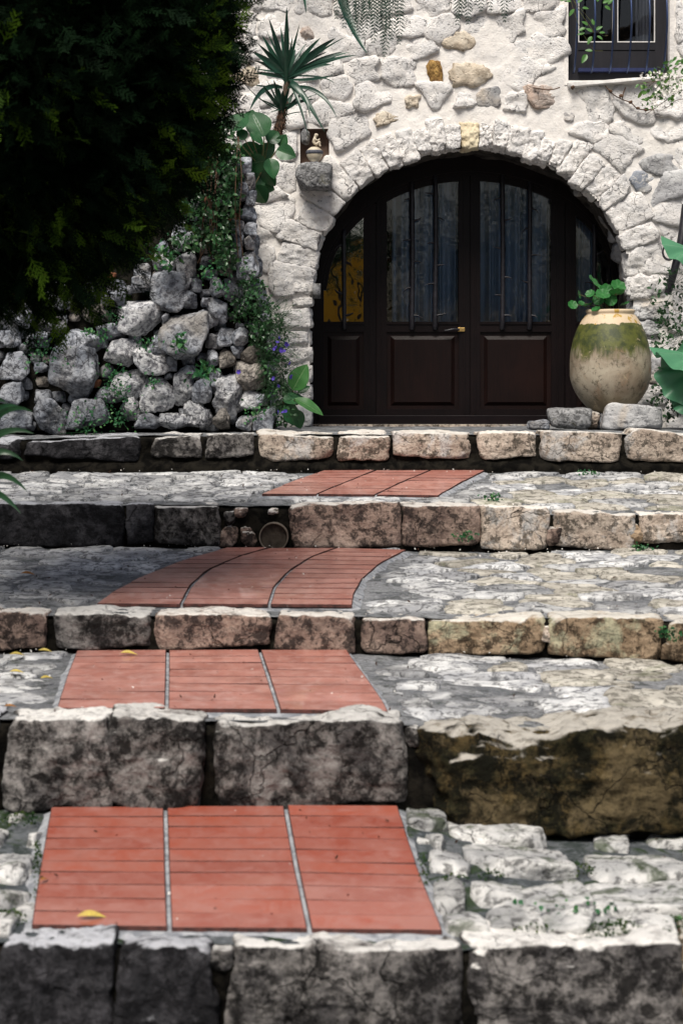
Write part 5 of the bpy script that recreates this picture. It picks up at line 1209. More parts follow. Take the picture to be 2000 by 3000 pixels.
# broad leaves: px centre, length px, width px, angle deg (0=up, clockwise), depth, facing tilt
def broad_leaf(parent, mat, cx, cy, Lp, Wp, ang, Y, tilt=0.5, shape='oval', stem_to=None, seed=0, wave=0.01, curl=0.25, name='leaf'):
    L = Lp * Y / F; Wd = Wp * Y / F; v, f, uv = leaf_geo(L, Wd, 0.12, curl, 5, 14, shape, wave, seed); v[:, 1] -= L / 2; v[:, 2] += curl * L * 0.18
    me = leaf_mesh_uv(name, v, f, uv, mat); a_ = math.radians(ang); rs_ = np.random.RandomState(seed + 5)
    d_ = np.array([math.sin(a_), rs_.uniform(-0.35, 0.35), math.cos(a_)]); n = np.array([rs_.uniform(-0.3, 0.3), -1.0, tilt]); B = basis(d_, n); c = W(cx, cy, Y)
    o = put(name, me, parent, B, c)
    if stem_to is not None:
        base = np.array(c) - B[:, 1] * L / 2; st = np.array(W(*stem_to)); v, f = tube(bez(base, (base + st) / 2 + np.array([0, -0.03, -0.02]), st, 8), 0.004, 6); link('leaf_stalk', mesh_np('leaf_stalk', v, f), M['stem'], parent)
    return o
bg_ = empty('broadleaf_plant', W(770, 500, 12.9), 'clump of big round dark leaves on the rubble wall under the yucca', 'plant')
B0 = (770, 490, 12.95)
for i, q in enumerate([(700,356,80,66,35,12.72,.9),(755,362,90,78,-25,12.85,.1),(838,448,62,52,110,12.85,.1),(796,492,64,48,165,12.8,.1),(752,404,52,30,130,12.7,.9),(694,425,30,34,-80,12.7,.8),(708,392,40,36,-30,12.72,.9),
    (730,450,90,70,-120,12.95,-.4),(705,480,80,60,-150,12.98,-.5),(765,500,85,66,170,12.95,-.5),(740,540,80,70,180,12.9,-.5),(762,568,66,62,150,12.85,-.5),(720,510,70,60,-160,12.9,-.4),(780,440,60,52,60,12.95,-.3),(800,400,50,50,40,12.95,-.2),(735,345,50,52,10,13.0,-.2),(790,520,60,44,150,12.9,-.5),(828,410,40,36,30,12.95,.0),(748,475,66,60,-100,12.85,-.5),(772,540,70,60,120,13.0,-.5)]):
    broad_leaf(bg_, M['broad'], q[0], q[1], q[2], q[3], q[4], q[5], q[6], 'oval', B0, 40 + i)

# yucca ---------------------------------------------------------------------------
YU = 13.05; yu = empty('yucca', W(744, 492, YU), 'spiky yucca with a bent shaggy trunk leaning out above the rubble wall', 'yucca')
TR = [(735,510),(746,487),(775,440),(804,405),(817,375),(823,345),(830,300),(838,260),(842,225)]
v, f = tube(spline([W(x, y, YU) for x, y in TR], 40), np.concatenate([np.linspace(0.028, 0.024, 14), np.linspace(0.030, 0.034, 10), np.linspace(0.026, 0.020, 16)]), 12); v += (fbm(v * 40, 3) * 0.004)[:, None]
link('trunk', mesh_np('trunk', v, f), M['bark'], yu)
a = Acc(); rs = np.random.RandomState(77)
for i in range(520):   # shag of old leaf bases
    t = rs.rand(); x = np.interp(t, [0, .5, 1], [800, 818, 832]) + rs.uniform(-4, 4); y = np.interp(t, [0, .5, 1], [412, 370, 290]); p = np.array(W(x, y, YU)); th = rs.uniform(0, 2 * np.pi); r = 0.034 if t < .55 else 0.026
    o_ = np.array([math.cos(th), math.sin(th), 0]); d_ = o_ * 0.8 + np.array([0.1, 0, -0.9]) * (1 if t > .5 else rs.uniform(-.4, 1)); l = rs.uniform(0.02, 0.05)
    v, f = small_leaves(l, 0.008); a.add(v @ basis(d_, o_).T + p + o_ * r * 0.8, f, rs.rand())
link('leaf_bases', a.mesh('leaf_bases'), M['twig'], yu)
def zc(x, y): return (640 + x * .2934, y * .2934)
UP = zc(680, 780); LOW = zc(640, 1120)
BLD = [ # base, tip, width(zoom px), sag(px, + = up/out)
 (UP,(680,60),48,0),(UP,(500,170),50,-6),(UP,(430,345),55,-10),(UP,(335,510),60,-14),(UP,(480,300),22,-4),(UP,(810,230),30,4),(UP,(738,360),24,2),(UP,(870,430),34,12),(UP,(1020,370),44,16),(UP,(1170,375),58,22),(UP,(1270,365),20,24),(UP,(1320,515),40,26),(UP,(1380,545),46,26),
 (UP,(1255,510),44,22),(UP,(1090,510),24,18),(UP,(1190,590),16,18),(UP,(1130,640),50,24),(UP,(280,665),14,-6),(UP,(345,728),34,-10),(UP,(560,330),26,-6),(UP,(620,260),30,-3),(UP,(770,480),36,6),(UP,(400,440),46,-16),(UP,(350,600),38,-20),
 (LOW,(430,840),30,-8),(LOW,(395,980),14,-10),(LOW,(480,790),18,-4),(LOW,(550,790),46,-2),(LOW,(910,880),22,14),(LOW,(960,985),26,16),(LOW,(1000,930),14,14),(LOW,(750,920),44,6),(LOW,(780,1030),36,8),(LOW,(500,1120),14,-6),(LOW,(640,900),50,0),(LOW,(700,880),36,2),(LOW,(930,1120),10,8),(LOW,(600,860),34,-2),(LOW,(520,960),30,-6),(LOW,(450,900),34,-10)]
for i, (b_, tip, wz_, sg) in enumerate(BLD):
    tx, ty = zc(*tip); Yb = YU - 0.02; Yt = YU + rs.uniform(-0.28, 0.10); m_ = ((b_[0] + tx) / 2, (b_[1] + ty) / 2)
    dxp, dyp = tx - b_[0], ty - b_[1]; l = math.hypot(dxp, dyp); m_ = (m_[0], m_[1] - abs(sg) * 0.9)
    v, f = blade(W(b_[0] + rs.uniform(-4, 4), b_[1] + rs.uniform(-16, 16), Yb), W(*m_, (Yb + Yt) / 2), W(tx, ty, Yt), wz_ * .2934 * YU / F * 1.12, 14, 0.4, rs.uniform(-0.9, 0.9))
    me = mesh_np('leaf_blade', v, f); at = me.attributes.new('tint', 'FLOAT', 'POINT'); at.data.foreach_set('value', np.full(len(v), rs.uniform(0.1, 0.6), np.float32)); link('leaf_blade', me, M['yucca'], yu)
# broken, hanging blades
for i, (b_, k_, tip, wz_) in enumerate([((700,830),(790,850),(1065,1320),60),((700,840),(850,900),(915,1180),30),((690,870),(1000,880),(1180,1170),40),((640,870),(450,860),(310,1100),46),((700,850),(770,900),(895,1350),30),((690,760),(1010,750),(1160,830),16),((690,790),(940,790),(1150,745),26),((650,1120),(420,1000),(250,820),10),((640,880),(330,840),(480,870),10)]):
    P3 = spline([W(*zc(*b_), YU - .02), W(*zc(*k_), YU - 0.12), W(*zc(*tip), YU - 0.2)], 3)
    v, f = blade(P3[0], W(*zc(k_[0] * 1.5 - (b_[0] + tip[0]) * .25, k_[1] * 1.5 - (b_[1] + tip[1]) * .25), YU - 0.14), P3[2], wz_ * .2934 * YU / F * 1.1, 16, 0.4, 0.4)
    me = mesh_np('leaf_blade', v, f); at = me.attributes.new('tint', 'FLOAT', 'POINT'); at.data.foreach_set('value', np.full(len(v), 0.3, np.float32)); link('leaf_blade', me, M['yucca'], yu)

# cabbage-like rosette beside the door
cb = empty('cabbage_plant', W(850, 1250, 12.9), 'bright green plant with one upright veined cabbage-like leaf at the left door jamb', 'plant')
for i, q in enumerate([(878,1105,86,62,28,12.6,.1),(905,1190,96,40,115,12.55,.9),(862,1170,70,46,80,12.6,.9),(850,1215,70,56,150,12.6,.9),(872,1228,60,44,160,12.65,.8),(830,1190,60,44,-70,12.7,.9),(840,1150,46,34,-20,12.7,.6),(890,1140,40,24,60,12.7,.5)]):
    broad_leaf(cb, M['cabbage'] if i in (0, 1) else M['broad'], q[0], q[1], q[2], q[3], q[4], q[5], q[6], 'oval', (850, 1235, 12.85), 90 + i, 0.015)
# weeds in the rubble wall
WD = [((600,1085),34,'bright rosette weed with pointed leaves in the middle of the rubble wall'), ((524,1000),22,'small upright weed in front of the big smooth boulder'), ((330,928),24,'rounded-leaf weed on the upper left of the rubble wall'),
      ((300,985),26,'trailing weed under the cypress on the rubble wall'), ((260,970),16,'tiny green tuft left of the trailing weed on the rubble wall'), ((120,1030),60,'mat of small leaves in the deep shade at the left end of the rubble wall'), ((350,1210),60,'green tuft at the foot of the rubble wall, below the pale boulders'),
      ((750,1205),34,'small fern-like tuft at the right foot of the rubble wall'), ((320,1100),40,'sparse weed in the joint above the long bottom boulder'), ((480,740),44,'weed with drooping leaf near the top of the rubble wall'), ((620,800),40,'leafy weed below the creeper'), ((345,1140),40,'low green mat between two boulders near the wall foot'),
      ((430,1010),26,'tiny weed above the brick chip'), ((255,1245),70,'strip of grass and weeds along the wall foot, left'), ((650,840),30,'thin weed at the edge of the creeper'), ((450,1120),20,'small weed over the white round boulder')]
for i, ((x, y), r, lb) in enumerate(WD):
    o = empty('weed', W(x, y, 12.62), lb, 'weed', 'weeds in the rubble wall'); a = Acc()
    n = int(r * 1.6)
    pts = [tuple(W(x + rs.normal() * r * 0.55, y + rs.normal() * r * 0.5, 12.55 - rs.rand() * 0.08)) for _ in range(n)]
    big = i in (0, 1, 9); leaf_cloud(a, pts, rs, (0.03, 0.06) if big else (0.015, 0.03), 0.5 if big else 0.7, tint=(0.2, 0.95))
    for p in pts[:12]: v, f = tube(bez(W(x, y + r * .3, 12.65), np.array(p) + [0, 0.02, 0.0], p, 5), 0.0015, 3, False); a.add(v, f, 0.3)
    me = a.mesh('foliage'); link('foliage', me, M['weed'], o)['kind'] = 'stuff'
for i, (k, x, y, lb) in enumerate([(2,1360,1570,'small clover-like weed on the face of the fourth step near its middle'), (3,1440,1458,'low weed behind the kerb of the fourth step'), (3,1725,1388,'tiny weed at the foot of the top step on the right'), (2,1880,1608,'tiny weed at the foot of the fourth step, far right'), (0,1975,2180,'green leafy tuft on the right shoulder of the brown boulder'), (1,1960,1855,'weed in the joint at the right end of the middle step'), (0,1720,2700,'cushion of dark moss behind the lowest kerb')]):
    Yx = {2: 10.38, 3: 10.75, 0: 6.45, 1: 8.1}[k] if i < 4 else {4: 6.75, 5: 8.12, 6: 5.6}[i]
    if i == 2: Yx = 11.95
    o = empty('weed', W(x, y, Yx), lb, 'weed', 'weeds on the steps'); a = Acc(); r = (22 if i != 6 else 60) * 9 / Yx * 0.9
    pts = [tuple(W(x + rs.normal() * r, y + rs.normal() * r * 0.4, Yx - rs.rand() * 0.05)) for _ in range(60 if i != 6 else 160)]
    leaf_cloud(a, pts, rs, (0.010, 0.022), 0.8, tint=(0.2, 0.9)); link('foliage', a.mesh('foliage'), M['weed'], o)['kind'] = 'stuff'

# nasturtium in the jar
na = empty('nasturtium', W(1790, 925, YJ), 'nasturtium with round bright leaves growing out of the clay jar', 'plant')
rl_v, rl_t, rl_q = round_leaf(); rme = mesh_np('leaf', rl_v, [rl_q, rl_t]); rme.materials.append(M['nasturtium'])
at = rme.attributes.new('tint', 'FLOAT', 'POINT'); at.data.foreach_set('value', np.where(np.linalg.norm(rl_v[:, :2], axis=1) < 0.1, 1.0, 0.55).astype(np.float32))
for i, (x, y, rx, tl) in enumerate([(1740,828,28,1.4),(1810,838,23,.8),(1752,878,18,.4),(1695,862,13,.2),(1677,893,15,.5),(1722,893,17,.9),(1775,850,20,.7),(1805,858,24,1.6),(1765,862,22,.9),(1745,905,14,.9),(1702,888,10,.9),(1830,890,14,1.8),(1790,880,18,.8),(1728,860,14,1.)]):
    n = np.array([rs.uniform(-0.4, 0.4), -0.8, tl]); c = W(x, y, YJ - rs.uniform(0, 0.15)); put('leaf', rme, na, basis(rs.randn(3), n), c, rx * YJ / F)
    v, f = tube(bez(W(1785 + rs.uniform(-25, 25), 925, YJ), (np.array(W(1785, 925, YJ)) * .4 + np.array(c) * .6) + [0, 0, 0.04], np.array(c) + [0, 0.004, 0], 10), 0.0028, 5); link('leaf_stalk', mesh_np('leaf_stalk', v, f), M['stem'], na)

# right-hand growth: climber, big lobed leaves, iron hook -----------------------------
cl = empty('climber', W(1990, 1250, 13.2), 'tangle of small blue-green leaves and thin stems on the wall right of the clay jar', 'climber')
a = Acc(); leaf_cloud(a, blob_points(rs, [(1960,870,60,90),(1985,960,70,90),(1945,1000,40,60),(1960,1180,60,60),(1990,1100,60,80),(1930,1200,40,40),(2060,1000,70,280),(1930,1130,30,60)], 900, 13.45, 0.3), rs, (0.022, 0.045), 0.6, tint=(0.1, 0.8))
for i in range(46):
    x, y = rs.uniform(1930, 2040), rs.uniform(800, 1230); v, f = tube(bez(W(x + 40, y + rs.uniform(-60, 60), 13.4), W(x + 10, y + rs.uniform(-60, 60), 13.2), W(x - rs.uniform(0, 60), y + rs.uniform(-50, 50), 13.25), 9), 0.0016, 4, False); a.add(v, f, 0.6)
link('foliage', a.mesh('foliage'), M['creeper'], cl)['kind'] = 'stuff'
ll = empty('lobed_plant', W(2080, 1240, 13.0), 'plant with large pleated light green leaves at the right edge beside the clay jar', 'plant')
def pleated(R, seed):
    seg = 72; th = np.linspace(-2.6, 2.6, seg); V = [[0, 0, 0]]; tri = []; q = []
    for k, r in enumerate([0.25, 0.5, 0.75, 1.0]):
        rr = R * r * (1 + 0.06 * np.cos(th * 9) * r) * (1 - 0.12 * np.abs(th / 2.6) ** 3); z = 0.07 * R * r * np.cos(th * 9) + 0.16 * R * r * r * np.sin(th * 2 + seed) - 0.22 * R * r * r
        V += list(np.stack([rr * np.sin(th), rr * np.cos(th), z], 1))
    V = np.array(V)
    for j in range(seg - 1): tri.append([0, 1 + j + 1, 1 + j])
    for k in range(3):
        for j in range(seg - 1): q.append([1 + k*seg + j, 1 + k*seg + j + 1, 1 + (k+1)*seg + j + 1, 1 + (k+1)*seg + j])
    me = mesh_np('leaf', V, [np.array(q), np.array(tri)]); at = me.attributes.new('tint', 'FLOAT', 'POINT'); at.data.foreach_set('value', np.full(len(V), 0.8, np.float32)); me.materials.append(M['pleated']); return me
for i, (x, y, R, n, d_) in enumerate([(2030,735,0.235,(0.0,-0.45,1),(-1,-.5,.3)),(2050,1045,0.34,(-.1,-0.35,1),(-1,-.5,.1)),(2040,1085,0.28,(-.3,-1,.35),(-1,-.2,-.8)),(2075,1150,0.26,(-.2,-.8,.6),(-1,-.3,-.4))]):
    c = W(x, y, 13.1); put('leaf', pleated(R, i), ll, basis(d_, n), c); v, f = tube(bez(c, (c.x + .1, 13.2, c.z - .1), W(2085, 1245, 13.15), 8), 0.006, 6); link('leaf_stalk', mesh_np('leaf_stalk', v, f), M['stem'], ll)
ih = empty('iron_hook', W(1970, 760, 13.75), 'dark curled iron bracket on the wall at the right edge above the jar', 'bracket')
v, f = tube(spline([W(2010, 600, 13.8), W(1996, 700, 13.75), W(1975, 790, 13.75), W(1955, 860, 13.8)], 20), np.linspace(0.035, 0.028, 20), 10); link('arm', mesh_np('arm', v, f), M['iron'], ih)
v, f = tube([tuple(W(1958 + 17 * math.cos(t), 738 - 22 * math.sin(t), 13.7)) for t in np.linspace(0.4, -4.2, 22)], np.linspace(0.012, 0.007, 22), 8); link('curl', mesh_np('curl', v, f), M['iron'], ih)

# flowering branch, right
fb = empty('flowering_branch', W(2080, 270, 13.3), 'flowering branch with pale green leaves and small white blossoms below the barred window', 'branch')
a = Acc(); fl = flower_mesh(0.011, 5, M['white_petal'], 'blossom', 0.2)
stems = [[(2080,250),(2000,262),(1940,300),(1890,335)],[(2080,210),(1990,225),(1930,235),(1870,245)],[(2080,150),(2000,180),(1950,215),(1900,250)],[(2080,290),(1990,290),(1960,310),(1930,325)]]
for s_ in stems:
    P = spline([W(x, y, 13.3 + rs.uniform(-.1, .1)) for x, y in s_], 16); v, f = tube(P, np.linspace(0.004, 0.0015, 16), 5); link('stem', mesh_np('stem', v, f), M['twig'], fb)
pts = blob_points(rs, [(1915,245,45,45),(1960,225,45,40),(1990,190,35,40),(1905,290,30,30),(1960,270,40,30),(2040,200,40,80)], 230, 13.3, 0.2)
leaf_cloud(a, pts, rs, (0.03, 0.055), 0.5, tint=(0.3, 1.0)); link('foliage', a.mesh('foliage'), M['bright_leaf'], fb)['kind'] = 'stuff'
a = Acc(); fv = np.zeros((len(fl.vertices), 3), np.float32).ravel(); fl.vertices.foreach_get('co', fv); fv = fv.reshape(-1, 3); ff = np.array([p.vertices[:] for p in fl.polygons])
for c in blob_points(rs, [(1930,222,25,16),(1945,262,32,24),(1970,250,28,24),(1930,300,22,16),(1885,222,14,10),(1985,225,20,20),(1925,318,10,12)], 190, 13.14, 0.14): a.add(fv @ basis(rs.randn(3), np.array([0, -1, .3]) + rs.randn(3) * .5).T * rs.uniform(.7, 1.2) + np.array(c), ff)
link('blossoms', a.mesh('blossoms'), M['white_petal'], fb)['kind'] = 'stuff'
# dry vine under the sill
dv = empty('dry_vine', W(1840, 290, 13.9), 'thin dry brown vine crossing the wall just under the window sill', 'vine')
for P in ([(1772,250),(1795,275),(1822,290),(1848,300),(1868,318),(1900,320),(1925,322)], [(1822,290),(1826,270),(1832,255)], [(1672,245),(1676,258),(1678,262)], [(1560,256),(1610,262),(1640,255)]):
    v, f = tube(spline([W(x, y, 13.96) for x, y in P], 20), 0.0045, 5); link('stem', mesh_np('stem', v, f), M['twig'], dv)
for x, y in ((1788,266),(1820,280),(1846,298),(1868,316),(1893,320),(1677,254)): rock(dv, M['twig'], W(x, y, 13.94), (0.016, 0.012, 0.013), x, sub=3, name='bud')
# leafy sprig hanging in front of the window
sp = empty('leafy_sprig', W(1700, -140, 13.3), 'bright leafy sprigs hanging in front of the barred window', 'branch')
v, f = tube(spline([W(1560, -260, 13.3), W(1640, -120, 13.3), W(1680, 0, 13.3), W(1740, 95, 13.35)], 20), 0.0025, 5); link('stem', mesh_np('stem', v, f), M['stem'], sp)
v, f = tube(spline([W(1680, 0, 13.3), W(1730, 60, 13.3), W(1760, 100, 13.3), W(1780, 103, 13.3)], 14), 0.0016, 5); link('stem', mesh_np('stem', v, f), M['stem'], sp)
v, f = tube(spline([W(1640, -120, 13.3), W(1690, 60, 13.3), W(1740, 146, 13.3), W(1765, 148, 13.3)], 14), 0.0016, 5); link('stem', mesh_np('stem', v, f), M['stem'], sp)
v, f, uv = leaf_geo(1, 0.5, 0.15, 0.25, 2, 7, 'oval'); slm = leaf_mesh_uv('leaf', v, f, uv, M['bright_leaf'])
for (x, y, L, an) in [(1715,80,24,-110),(1722,72,22,-60),(1733,105,28,-150),(1748,104,20,120),(1745,86,22,60),(1712,95,22,-100),(1735,92,22,-60),(1755,95,18,80),(1718,158,32,-150),(1735,148,22,-80),(1672,2,20,-90),(1690,6,18,60),(1660,-4,22,-100),(1682,25,26,-140),(1765,8,24,60),(1770,16,22,120),(1750,4,20,0),(1705,22,20,90),(1740,72,20,-20),(1780,12,24,40),(1700,-8,26,-40)]:
    a_ = math.radians(an); put('leaf', slm, sp, basis((math.sin(a_), rs.uniform(-.4, .1), math.cos(a_)), (rs.uniform(-.4, .4), -1, .6)), W(x, y, 13.28), L * 13.3 / F)

# pepper tree: trunk right of the frame, a bough over it, weeping fronds
pt = empty('pepper_tree', (4.6, 11.4, 1.3), 'pepper tree whose weeping feathery fronds hang into the top of the photo', 'tree')
v, f = tube(spline([(4.6, 11.6, 0.9), (4.5, 11.5, 2.6), (4.0, 11.4, 4.4), (3.3, 11.4, 5.3)], 20), np.linspace(0.16, 0.09, 20), 12); link('trunk', mesh_np('trunk', v, f), M['bark'], pt)
v, f = tube(spline([(3.3, 11.4, 5.3), (2.33, 11.4, 5.05), (1.5, 11.4, 4.95), (0.6, 11.4, 4.85), (-0.3, 11.4, 4.7)], 20), np.linspace(0.06, 0.012, 20), 8); link('bough', mesh_np('bough', v, f), M['bark'], pt)
def frond(L, rs):
    a = Acc(); n = int(L / 0.021); sway = rs.uniform(-0.08, 0.08)
    C = np.array([[sway * (i / n) ** 2 * L, 0, -L * i / n] for i in range(n + 1)]); v, f = tube(C[::3], 0.0011, 3, False); a.add(v, f, .4)
    for i in range(2, n):
        t = i / n; l = 0.046 * min(1, 2.5 * (1 - t) + 0.25) * rs.uniform(0.85, 1.1)
        for sg in (-1, 1):
            v = np.array([[0, 0, 0], [0.0042, l * .4, 0], [0, l, 0], [-0.0042, l * .4, 0]]); a.add(v @ basis((sg * 0.75, rs.uniform(-.25, .25), -0.62), (0.0, -1, 0.1)).T + C[i], np.array([[0, 1, 2, 3]]), .4)
    m = a.mesh('frond', False); m.materials.append(M['pepper']); return m
rs = np.random.RandomState(5)
FR = [(995,60),(1012,85),(1030,105),(1045,70),(1060,95),(1078,118),(1092,100),(1105,75),(1118,120),(1128,135),(1140,172),(1150,120),(1165,70),(1174,135),(1160,30),(1085,60),(1040,40),(1100,130),(1066,60),(1130,90),(1052,110),(1305,15),(1342,78),(1352,60),(1372,76),(1362,50),(1412,38),(1425,35),(1402,20),(1476,68),(1486,10),(1505,8),(1120,50),(1075,80),(1020,40)]
for x, y in FR:
    Yf = 11.4 + rs.uniform(-0.35, 0.35); L = rs.uniform(0.35, 0.5); tp = W(x, y, Yf); top = Vector((tp.x, Yf, tp.z + L)); put('frond', frond(L, rs), pt, np.eye(3), top)
    bx = min(2.3, max(-0.3, tp.x + rs.uniform(-0.1, 0.1))); v, f = tube(bez((bx, 11.4, 4.72), (bx, (11.4 + Yf) / 2, (4.8 + top.z) / 2), top, 6), 0.0022, 4, False); link('twig', mesh_np('twig', v, f), M['stem'], pt)
for (bx, by), md_, (tx, ty), wd in (((985,-60),(1010,70),(1076,156),0.05),((880,-60),(888,0),(897,40),0.03),((870,-80),(985,-20),(1000,-10),0.05)):
    pass
hb = empty('agave', W(930, -260, 12.4), 'long sword-shaped leaves hanging from above into the top edge of the photo', 'plant')
for (b_, m_, t_, wd) in (((955,-180),(1005,60),(1077,157),0.060),((880,-200),(884,-60),(897,38),0.040),((950,-180),(1040,-90),(1130,-60),0.05),((900,-200),(780,-150),(700,-60),0.05),((930,-200),(930,-320),(940,-420),0.05)):
    v, f = blade(W(*b_, 12.4), W(*m_, 12.3), W(*t_, 12.2), wd, 16, 0.5, 0.6); me = mesh_np('leaf_blade', v, f); at = me.attributes.new('tint', 'FLOAT', 'POINT'); at.data.foreach_set('value', np.full(len(v), 0.3, np.float32)); link('leaf_blade', me, M['yucca'], hb)
p_ = W(930, -200, 12.4)
v, f = tube(spline([p_, (p_.x - .1, 12.6, p_.z + .1), (p_.x - .2, 13.4, p_.z + .25), (p_.x - .2, 14.05, p_.z + .2)], 12), 0.03, 8); link('stem', mesh_np('stem', v, f), M['bark'], hb)

# strap leaves, blurred, at the left edge
sl = empty('strap_leaf_plant', (WX(-150, 7.6), 7.6, float(tread_z(1, WX(-150, 7.6), 7.6))), 'dark strap-leaved plant poking in from the left edge, out of focus', 'plant')
Yq = 7.6; bs = (-150, 1560)
for (m_, t_) in [((-60,1240),(68,1350)),((-40,1300),(80,1440)),((-80,1150),(55,1190)),((-60,1130),(95,1205)),((-100,1330),(30,1480)),((-60,1350),(62,1505)),((-90,1100),(20,1180)),((-200,1100),(-100,1000)),((-120,1200),(8,1100)),((-250,1200),(-330,1300)),((-70,1200),(100,1270)),((-140,1250),(-20,1400))]:
    v, f = blade(W(*bs, Yq + .1), W(*m_, Yq - .1), W(*t_, Yq - .2 + rs.uniform(-.15, .15)), 0.038, 14, 0.3, rs.uniform(-.5, .5)); me = mesh_np('leaf_blade', v, f); at = me.attributes.new('tint', 'FLOAT', 'POINT'); at.data.foreach_set('value', np.full(len(v), 0.5, np.float32)); link('leaf_blade', me, M['strap'], sl)

# fallen leaves ------------------------------------------------------------------
v, f, uv = leaf_geo(1, 0.34, 0.35, 0.3, 2, 7, 'lance'); fm = {k: leaf_mesh_uv('fallen_leaf', v, f, uv, M[k]) for k in ('dry_leaf', 'rust_leaf')}
FLV = [(0,225,2716,70,5,'dry_leaf','pale yellow fallen leaf at the front edge of the lowest tiles, left column'), (0,118,2610,34,60,'rust_leaf','brown dry leaf at the left border of the lowest tiles'), (1,352,1934,40,-5,'dry_leaf','yellow fallen leaf on the tiles of the second tread, left column'),
       (1,118,2010,36,30,'dry_leaf','curled yellow leaf on the stones left of the second tile field'), (1,112,1926,32,-8,'dry_leaf','yellow leaf at the foot of the middle step, left'), (1,28,1938,36,5,'dry_leaf','tan leaf near the left edge at the foot of the middle step'), (1,28,1990,34,0,'dry_leaf','yellow leaf near the left edge, middle of the second tread'),
       (1,12,2094,30,10,'rust_leaf','orange leaf at the left end of the second kerb'), (2,60,1698,34,-5,'rust_leaf','orange-white fallen leaf on the third tread near the left edge'), (2,36,1606,22,0,'dry_leaf','tiny yellow leaf at the foot of the fourth step, far left'), (0,1268,2150,60,8,'dry_leaf','cream leaf caught between the square block and the brown boulder')]
for k, x, y, L, an, mt, lb in FLV:
    if y == 2150: p = np.array(W(1262, 2146, 6.66))
    else: p = np.array(on_tread(k, x, y)); p[2] += 0.030
    a_ = math.radians(an); o = link('fallen_leaf', fm[mt], None, None, p); o.rotation_mode = 'QUATERNION'
    o.rotation_quaternion = Matrix([list(r) for r in basis((math.cos(a_), math.sin(a_) + .15, 0.05), (rs.uniform(-.3, .3), -0.35, 1))]).to_quaternion(); s_ = L * 2 * p[1] / F * 0.62; o.scale = (s_,) * 3
    tag(o, lb, 'leaf', 'fallen leaves on the steps')

# moss in the joints of the lowest tread, and petal litter
def litter(name, pts, L, mat, label, cat, ratio=0.7, up=(0, -.3, 1)):
    a = Acc(); leaf_cloud(a, [p for p in pts], rs, L, ratio, up, (0.1, 0.9), 0.45); c = tuple(pts[0]); o = link(name, a.mesh(name), mat); tag(o, label, cat, kind='stuff'); return o
pts = []
for (cx_, cy_, rx_, ry_, n_) in [(1800,2435,170,24,420),(1690,2560,60,16,150),(1830,2735,130,24,420),(1440,2580,40,10,60),(1330,2590,50,12,80),(60,2410,60,20,160),(1560,2735,60,12,80),(110,2560,14,90,160),(30,2700,50,20,120),(1960,2720,60,22,150),(1240,2560,20,60,80)]:
    for _ in range(n_):
        r_, t_ = math.sqrt(rs.rand()), rs.uniform(0, 6.283); p = on_tread(0, cx_ + rx_ * r_ * math.cos(t_), cy_ + ry_ * r_ * math.sin(t_)); pts.append((p[0], p[1], p[2] + 0.012 + 0.022 * (1 - r_)))
litter('moss', pts, (0.006, 0.013), M['moss'], 'dark green moss in the joints between the slabs of the lowest tread', 'moss')
pts = []
for k_, n_ in ((0, 14), (1, 40), (2, 110), (3, 110)):
    s_ = STEPS[k_]
    for _ in range(n_):
        Y_ = rs.uniform(s_['YL'] + 0.1, s_['YB'] - 0.05) if rs.rand() < .6 else s_['YB'] - 0.03 - abs(rs.normal() * 0.08); X_ = rs.uniform(-1, 1) * Y_ * 0.19; pts.append((X_, Y_, float(tread_z(k_, X_, Y_)) + 0.024))
litter('petal_litter', pts, (0.006, 0.014), M['white_petal'], 'tiny pale petals and bits scattered over the treads and tiles', 'litter')
pts = []
for k_, n_ in ((0, 40), (1, 70), (2, 110), (3, 80)):
    s_ = STEPS[k_]
    for _ in range(n_):
        Y_ = rs.uniform(s_['YL'] + 0.1, s_['YB'] - 0.05); X_ = rs.uniform(-1, 1) * Y_ * 0.19; pts.append((X_, Y_, float(tread_z(k_, X_, Y_)) + 0.024))
litter('leaf_litter', pts, (0.006, 0.020), M['soil_leaf'], 'small dark crumbs of dead leaf scattered over the treads and tiles', 'litter', 0.4)
# ------------------------------------------------------------------ what the panes mirror: the far side of the lane
oh = empty('ochre_house', (-1.5, -16, 0), 'ochre plastered house across the lane, seen only mirrored in the door panes', 'house')
a = Acc(); a.add(*box2((-6.0, -20, -0.05), (1.05, -15, 5.2))); link('wall', a.mesh('wall', False), M['ochre_plaster'], oh)
a = Acc(); a.add(*box2((-6.3, -20.3, 5.2), (1.3, -14.7, 5.4))); link('roof', a.mesh('roof', False), M['brick_chip'], oh)
def leafy_tree(loc, H, R, n, seed, label, low=0.3):
    rs = np.random.RandomState(seed); t = empty('garden_tree', loc, label, 'tree', 'trees behind the viewer'); l = np.array(loc)
    v, f = tube(spline([l, l + [0.1, 0.05, H * .4], l + [-0.1, 0, H * .8]], 12), np.linspace(0.16, 0.05, 12), 8); link('trunk', mesh_np('trunk', v, f), M['bark'], t)
    a = Acc(); c = l + [0, 0, H * .7]
    cl_ = [c + rs.randn(3) * R * [0.5, 0.5, 0.42] for _ in range(26)]
    for _ in range(n):
        q = cl_[rs.randint(26)] + rs.randn(3) * R * 0.18; s = rs.uniform(0.04, 0.09); v = np.array([[-s*.3, 0, 0], [0, -s*.5, 0], [s*.3, 0, 0], [0, s*.8, 0]]); a.add(v @ basis(rs.randn(3), rs.randn(3)).T + q, np.array([[0, 1, 2, 3]]), rs.rand())
    link('crown', a.mesh('crown', False), M['tree_dark'], t)['kind'] = 'stuff'
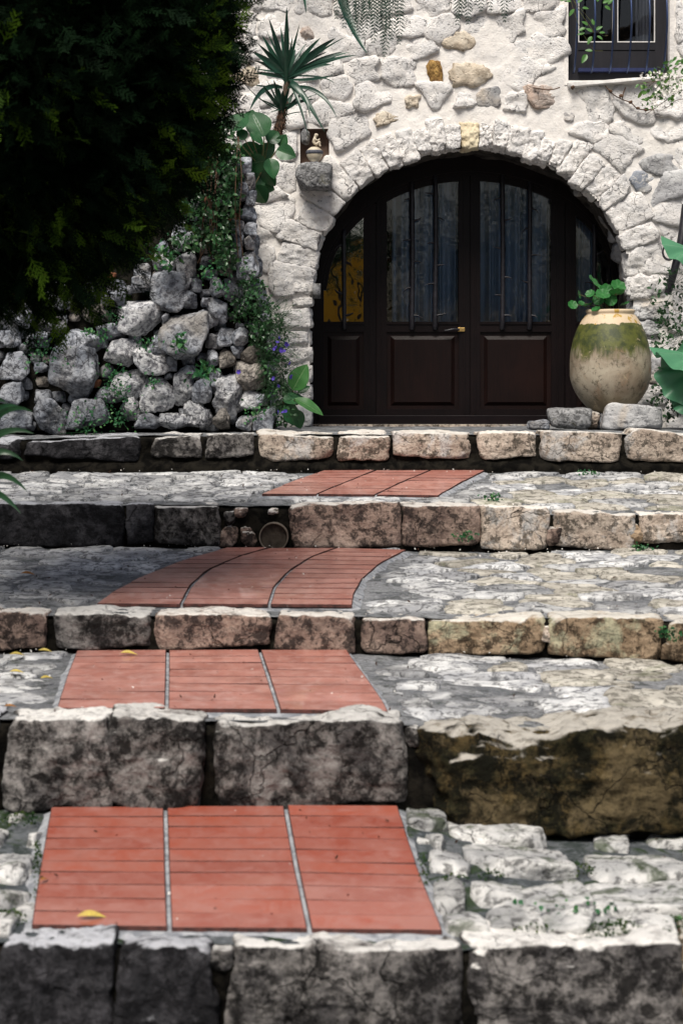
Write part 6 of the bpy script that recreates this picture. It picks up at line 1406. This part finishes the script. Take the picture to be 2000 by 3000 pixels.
leafy_tree((2.5, -9.5, 0), 6.0, 1.5, 9000, 1, 'leafy dark tree behind the viewer, mirrored in the left main pane')
leafy_tree((3.4, -8.5, 0), 6.6, 1.9, 9000, 2, 'leafy dark tree behind the viewer, mirrored in the right main pane')
leafy_tree((-3.2, -6.0, 0), 5.5, 1.6, 7000, 3, 'leafy dark tree behind the viewer on the left of the lane')
leafy_tree((5.2, -3.5, 0), 5.5, 1.6, 7000, 4, 'leafy dark tree behind the viewer on the right of the lane')
leafy_tree((0.0, -12.5, 0), 7.4, 1.15, 8000, 5, 'slim tree before the ochre house, mirrored in the narrow left pane')

# added tall conifers, unseen left of the path, put in to block light there
def shade_conifer(loc, H, R, seed, label):
    rs = np.random.RandomState(seed); t = empty('added_shade_cypress', loc, label, 'tree', 'added unseen cypresses that shade the left of the path'); l = np.array(loc)
    v, f = tube([tuple(l), tuple(l + [0, 0, H * .5]), tuple(l + [0, 0, H * .95])], [0.18, 0.11, 0.03], 8); link('trunk', mesh_np('trunk', v, f), M['bark'], t)
    a = Acc()
    for _ in range(5200):
        u = rs.rand(); th = rs.uniform(0, 2 * np.pi); rr = R * (np.sin(np.pi * min(1, u * 0.9 + 0.1)) ** 0.6) * rs.uniform(0.35, 1.0); q = l + [rr * math.cos(th), rr * math.sin(th), 0.3 + u * H]; s = rs.uniform(0.07, 0.13)
        v = np.array([[-s*.35, 0, 0], [0, -s*.6, 0], [s*.35, 0, 0], [0, s, 0]]); a.add(v @ basis(np.array([math.cos(th), math.sin(th), 1.2]) + rs.randn(3) * .5, rs.randn(3)).T + q, np.array([[0, 1, 2, 3]]), rs.rand())
    link('crown', a.mesh('crown', False), M['tree_dark'], t)['kind'] = 'stuff'
for i, (x, y) in enumerate([(-4.2, 3.4), (-4.1, 8.2)]):
    shade_conifer((x, y, 0.4), 7.6, 1.15, 60 + i, ['added unseen shade cypress nearest the viewer, left of the path', 'added unseen shade cypress further up, left of the path', 'last added unseen shade cypress, beside the rubble wall'][i])
